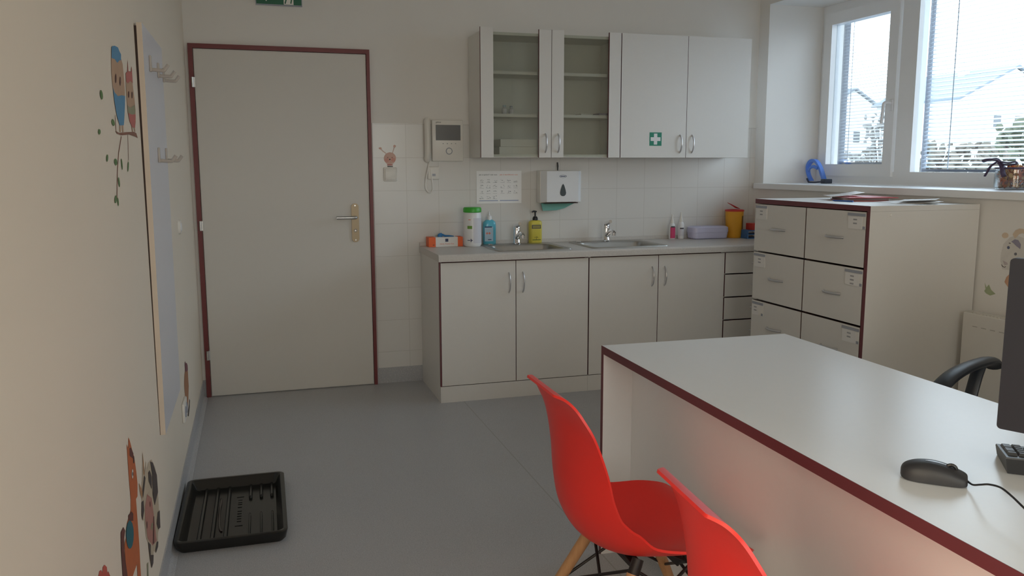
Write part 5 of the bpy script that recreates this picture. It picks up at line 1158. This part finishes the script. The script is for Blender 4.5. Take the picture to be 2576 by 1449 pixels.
# numeric pad: column 0 is nearest the end of the keyboard: minus, plus (tall), enter (tall)
key(kx, kx+u_-g, ky[0], ky[0]+u_-g); key(kx, kx+u_-g, ky[1], ky[2]+u_-g-0.002); key(kx, kx+u_-g, ky[3]-0.002, ky[4]+u_-g-0.004)
for c in range(1, 4):
    for r in range(5): 
        if not (c == 2 and r == 4): key(kx+c*u_, kx+(c+1)*u_-g + (u_ if (c == 1 and False) else 0), ky[r]*1.0, ky[r]+u_-g-0.001)
for c in range(3):
    for r in (0, 1): key(kx+0.086+c*u_, kx+0.086+(c+1)*u_-g, ky[r], ky[r]+u_-g-0.001)
for c in range(15):
    for r in range(4): key(kx+0.150+c*u_*0.985, kx+0.150+(c+1)*u_*0.985-g, ky[r], ky[r]+u_-g-0.001)
key(kx+0.215, kx+0.33, ky[4], ky[4]+u_-g-0.002)
m = MB()
for i, x in enumerate((0.018, 0.036)):
    yk = 0.0115; zz = slope(yk)+0.0005
    for k in range(8):
        a0 = 2*PI*k/8; 
        m.poly([(x+0.004*math.cos(a0), yk+0.003*math.sin(a0), zz), (x+0.004*math.cos(a0+0.6), yk+0.003*math.sin(a0+0.6), zz), (x+0.003*math.cos(a0+0.6), yk+0.002*math.sin(a0+0.6), zz), (x+0.003*math.cos(a0), yk+0.002*math.sin(a0), zz)])
obj('indicator_marks', m, 'ink', kb, local=True)

# monitor --------------------------------------------------------------
mp = Vector((1.546, -4.062)); uu = Vector((0.46, -0.888)).normalized()
mn = thing('monitor', 'dark computer monitor seen from behind at the edge of the desk', 'monitor', (mp.x, mp.y, 0.745), rotz=math.atan2(uu.y, uu.x))
mw, mz0, mz1 = 0.505, 0.155, 0.452
m = MB(); pr = rrect(0, mw, mz0, mz1, 0.007, 4)
rows = [[(x, -0.0, z) for x, z in pr], [(x, 0.014, z) for x, z in pr]]
m.grid(rows, closed_v=True); m.poly(rows[0]); m.poly(rows[1]); obj('housing', m, 'monitor_dark', mn, local=True)
m = MB(); m.box(0.12, mw-0.12, -0.028, -0.0003, mz0+0.05, mz1-0.07, bevel=0.012); obj('rear_bulge', m, 'monitor_dark', mn, smooth=True, local=True)
m = MB(); m.box(0.006, mw-0.006, 0.0142, 0.0148, mz0+0.014, mz1-0.006); obj('screen', m, 'screen_grey', mn, local=True)
m = MB(); m.box(mw/2-0.035, mw/2+0.035, -0.050, -0.0285, 0.012, mz0+0.16, bevel=0.005); obj('neck', m, 'black_plastic', mn, local=True)
m = MB(); m.box(mw/2-0.11, mw/2+0.11, -0.085, 0.10, 0.0005, 0.0115, bevel=0.004); obj('base', m, 'black_plastic', mn, local=True)

# ------------------------------------------------------------------ office chair
oc = thing('office_chair', 'black office chair with looped armrests behind the white desk', 'chair', (2.72, -3.20, 0), rotz=math.atan2(-0.39, -0.92))
m = MB(); m.box(-0.24, 0.25, -0.24, 0.24, 0.43, 0.505, bevel=0.03, seg=4); obj('seat', m, 'fabric_dark', oc, smooth=True, local=True)
rows = []
for i in range(13):
    f = i/12; zz = 0.56+0.46*f; w_ = 0.20+0.03*math.sin(PI*f); w_ *= (1-0.35*max(0, (f-0.8)/0.2)**2); xx = -0.235-0.05*f-0.02*math.sin(PI*f)
    rows.append([(xx+0.035*(abs(t_)**2)-0.025*(1 if k_ else 0), w_*t_, zz) for k_ in (0, 1) for t_ in ([-1, -.6, -.2, .2, .6, 1] if k_ == 0 else [1, .6, .2, -.2, -.6, -1])])
m = MB(); V = m.grid(rows, closed_v=True); m.face(V[0]); m.face(V[-1]); obj('backrest', m, 'fabric_dark', oc, smooth=True, local=True)
m = MB(); m.tube(smooth_pts([(-0.10, 0, 0.425), (-0.28, 0, 0.44), (-0.315, 0, 0.52), (-0.31, 0, 0.66)], 5), 0.022, 8, ry=1.6); obj('back_support', m, 'chair_black', oc, smooth=True, local=True)
for s in (-1, 1):
    yy = 0.285*s; m = MB()
    P = smooth_pts([(0.06, yy*0.93, 0.43), (0.15, yy, 0.46), (0.205, yy, 0.515), (0.215, yy, 0.575), (0.165, yy, 0.620), (0.08, yy, 0.648), (-0.03, yy, 0.660), (-0.16, yy, 0.660), (-0.25, yy, 0.652), (-0.285, yy, 0.630)], 5)
    m.tube(P, [0.014+0.003*min(1, max(0, (i-14)/8)) for i in range(len(P))], 14, ry=1.9, up=(0, 0, 1))
    m.tube(smooth_pts([(-0.07, yy*0.93, 0.43), (-0.085, yy, 0.50), (-0.125, yy, 0.60), (-0.16, yy, 0.65)], 4), 0.013, 10, ry=1.7, up=(1, 0, 0))
    obj('armrest', m, 'chair_black', oc, smooth=True, local=True)
m = MB(); m.cyl((0, 0, 0.10), (0, 0, 0.30), 0.028); m.cyl((0, 0, 0.30), (0, 0, 0.415), 0.018); m.box(-0.10, 0.10, -0.08, 0.08, 0.405, 0.429); obj('gas_lift', m, 'chair_black', oc, smooth=True, local=True)
for k in range(5):
    an = 2*PI*k/5+0.3; d = Vector((math.cos(an), math.sin(an), 0))
    m = MB(); m.tube([d*0.02+Vector((0, 0, 0.10)), d*0.15+Vector((0, 0, 0.095)), d*0.29+Vector((0, 0, 0.07))], [0.028, 0.024, 0.016], 8); lg = obj('leg', m, 'chair_black', oc, smooth=True, local=True)
    m = MB(); p = d*0.29; n_ = Vector((-d.y, d.x, 0))
    for q in (-0.012, 0.012):
        c_ = p+n_*q+Vector((0, 0, 0.0275)); m.cyl(c_-n_*0.008, c_+n_*0.008, 0.0265, n=16)
    obj('caster', m, 'black_plastic', lg, smooth=True, local=True)

# ------------------------------------------------------------------ red shell chairs
def make_chair(label, loc, rz):
    ch = thing('shell_chair', label, 'chair', loc, rotz=rz, group='red shell chairs at the desk')
    ctl = [(-.290,.824,.098,0),(-.268,.816,.124,.000),(-.252,.797,.146,.002),(-.242,.762,.162,.012),(-.236,.72,.174,.026),(-.232,.64,.186,.047),(-.230,.565,.192,.062),(-.218,.495,.198,.080),
           (-.178,.432,.208,.094),(-.105,.392,.222,.085),(.0,.388,.230,.068),(.10,.407,.232,.044),(.165,.420,.222,.018),(.20,.414,.196,0),(.212,.396,.150,0)]
    P = smooth_pts(ctl, 5); rows = []
    for i, (x, zz, w, h) in enumerate(P):
        a_, b_ = P[max(i-1, 0)], P[min(i+1, len(P)-1)]
        t_ = Vector((b_[0]-a_[0], b_[1]-a_[1])).normalized(); n_ = Vector((-t_.y, t_.x))   # points forward / up
        if n_.x < 0 and n_.y < 0: n_ = -n_
        row = []
        for j in range(25):
            s_ = -1+2*j/24; k = abs(s_)**2.0*h
            row.append((x+n_.x*k, w*s_, zz+n_.y*k))
        rows.append(row)
    m = MB(); V = m.grid(rows)
    bmesh.ops.recalc_face_normals(m.bm, faces=m.bm.faces[:])
    g = bmesh.ops.solidify(m.bm, geom=m.bm.faces[:], thickness=0.0062)
    o = obj('shell', m, 'chair_red', ch, smooth=True, local=True, flat_angle=60)
    tops = [(sx*0.068-0.01, sy*0.125, 0.400) for sx in (1, -1) for sy in (1, -1)]
    feet = [(sx*0.265-0.01, sy*0.235, 0.0) for sx in (1, -1) for sy in (1, -1)]
    for a_, b_ in zip(tops, feet):
        A_, B_ = Vector(a_), Vector(b_)
        m = MB(); q = A_.lerp(B_, 0.085); m.tube([q, A_.lerp(B_, 0.5), B_], [0.0165, 0.0155, 0.0105], 14); lg = obj('leg', m, 'wood', ch, smooth=True, local=True)
        m = MB(); bp_ = A_.lerp(B_, 0.135); out = Vector((0, -1 if a_[1] < 0 else 1, 0)); dirv = (B_-A_).normalized(); out = (out-dirv*out.dot(dirv)).normalized()
        m.cyl(bp_+out*0.013, bp_+out*0.0185, 0.0085, 0.0075, 14); m.cyl(bp_+out*0.0184, bp_+out*0.0200, 0.0045, 0.004, 12); obj('bolt', m, 'steel', lg, smooth=True, local=True)
    m = MB()
    for a_, b_ in zip(tops, feet):
        A_, B_ = Vector(a_), Vector(b_); m.tube([A_, A_.lerp(B_, 0.10)], [0.0145, 0.0150], 12)
    for i0, i1 in ((0, 1), (2, 3), (0, 2), (1, 3)):
        for p_, q_ in ((i0, i1), (i1, i0)):
            A_ = Vector(tops[p_]).lerp(Vector(feet[p_]), 0.06); B_ = Vector(tops[q_]).lerp(Vector(feet[q_]), 0.48); m.tube([A_, B_], 0.0042, 8)
    for tp in tops:
        m.tube([Vector((tp[0]*1.05, tp[1], 0.378)), Vector((tp[0]*0.8, tp[1]*0.2, 0.362))], 0.009, 8, ry=1.6)
    for sx in (1, -1):
        m.prism([(sx*0.058-0.01, -0.12, 0.386), (sx*0.058-0.01, 0.12, 0.386), (sx*0.058-0.01, 0.15, 0.352), (sx*0.058-0.01, 0.09, 0.345), (sx*0.058-0.01, -0.09, 0.345)], (0.004, 0, 0))
    obj('wire_base', m, 'iron_black', ch, smooth=True, local=True)
    return ch
c1 = make_chair('red plastic shell chair whose whole seat shows, pushed up to the white desk', (1.270, -3.272, 0), 0.0)
dup(c1, (1.270, -4.005, 0), -0.085, "red plastic shell chair cut off by the picture's lower edge, only its backrest showing")

# ------------------------------------------------------------------ daylight, camera, colour
wd = bpy.data.worlds.new('overcast_sky'); SC.world = wd; wd.use_nodes = True
nt = wd.node_tree; bg = nt.nodes['Background']
tc = nt.nodes.new('ShaderNodeTexCoord'); sx = nt.nodes.new('ShaderNodeSeparateXYZ'); nt.links.new(tc.outputs['Generated'], sx.inputs[0])
rp = nt.nodes.new('ShaderNodeValToRGB'); rp.color_ramp.elements[0].position = 0.0; rp.color_ramp.elements[0].color = (0.75, 0.865, 0.97, 1)
rp.color_ramp.elements[1].position = 0.8; rp.color_ramp.elements[1].color = (0.735, 0.885, 1.0, 1)
nt.links.new(sx.outputs['Z'], rp.inputs[0]); nt.links.new(rp.outputs[0], bg.inputs['Color'])
bg.inputs['Strength'].default_value = SKY
def portal(loc, rot, sx_, sy_):
    ld = bpy.data.lights.new('daylight_portal', 'AREA'); ld.shape = 'RECTANGLE'; ld.size = sx_; ld.size_y = sy_; ld.cycles.is_portal = True
    lo = bpy.data.objects.new('daylight_portal', ld); COL.objects.link(lo); lo.location = loc; lo.rotation_euler = rot
portal((W+TH+0.02, (WY0+WY1)/2, (WZ0+WZ1)/2), (0, PI/2, 0), WZ1-WZ0, abs(WY1-WY0))
portal((-0.16, (GY0+GY1)/2, GZ1/2), (0, -PI/2, 0), GZ1, abs(GY1-GY0))
portal(((FX0+FX1)/2, YF-0.16, (FZ0_+FZ1_)/2), (PI/2, 0, 0), FX1-FX0, FZ1_-FZ0_)

cam = bpy.data.cameras.new('camera'); co = bpy.data.objects.new('camera', cam); COL.objects.link(co)
cam.sensor_fit = 'HORIZONTAL'; cam.sensor_width = 36.0; cam.lens = 2119.594/2576*36.0
cam.clip_start = 0.05; cam.clip_end = 300
fw = Vector((0.28945535, 0.9462577, -0.14426352)); rt = Vector((0.95616117, -0.29283209, -0.00227815)); up = Vector((0.04440071, 0.13727975, 0.98953668))
mw_ = Matrix((rt, up, -fw)).transposed().to_4x4(); mw_.translation = (0.32954, -5.16659, 1.35355); co.matrix_world = mw_
SC.camera = co
vs = SC.view_settings; vs.view_transform = 'Standard'; vs.look = 'None'; vs.gamma = 1.0; vs.use_curve_mapping = False; vs.exposure = EXPO
SC.cycles.max_bounces = 16; SC.cycles.diffuse_bounces = 10; SC.cycles.glossy_bounces = 6; SC.cycles.transparent_max_bounces = 16
SC.cycles.sample_clamp_indirect = 6.0; SC.cycles.use_denoising = True
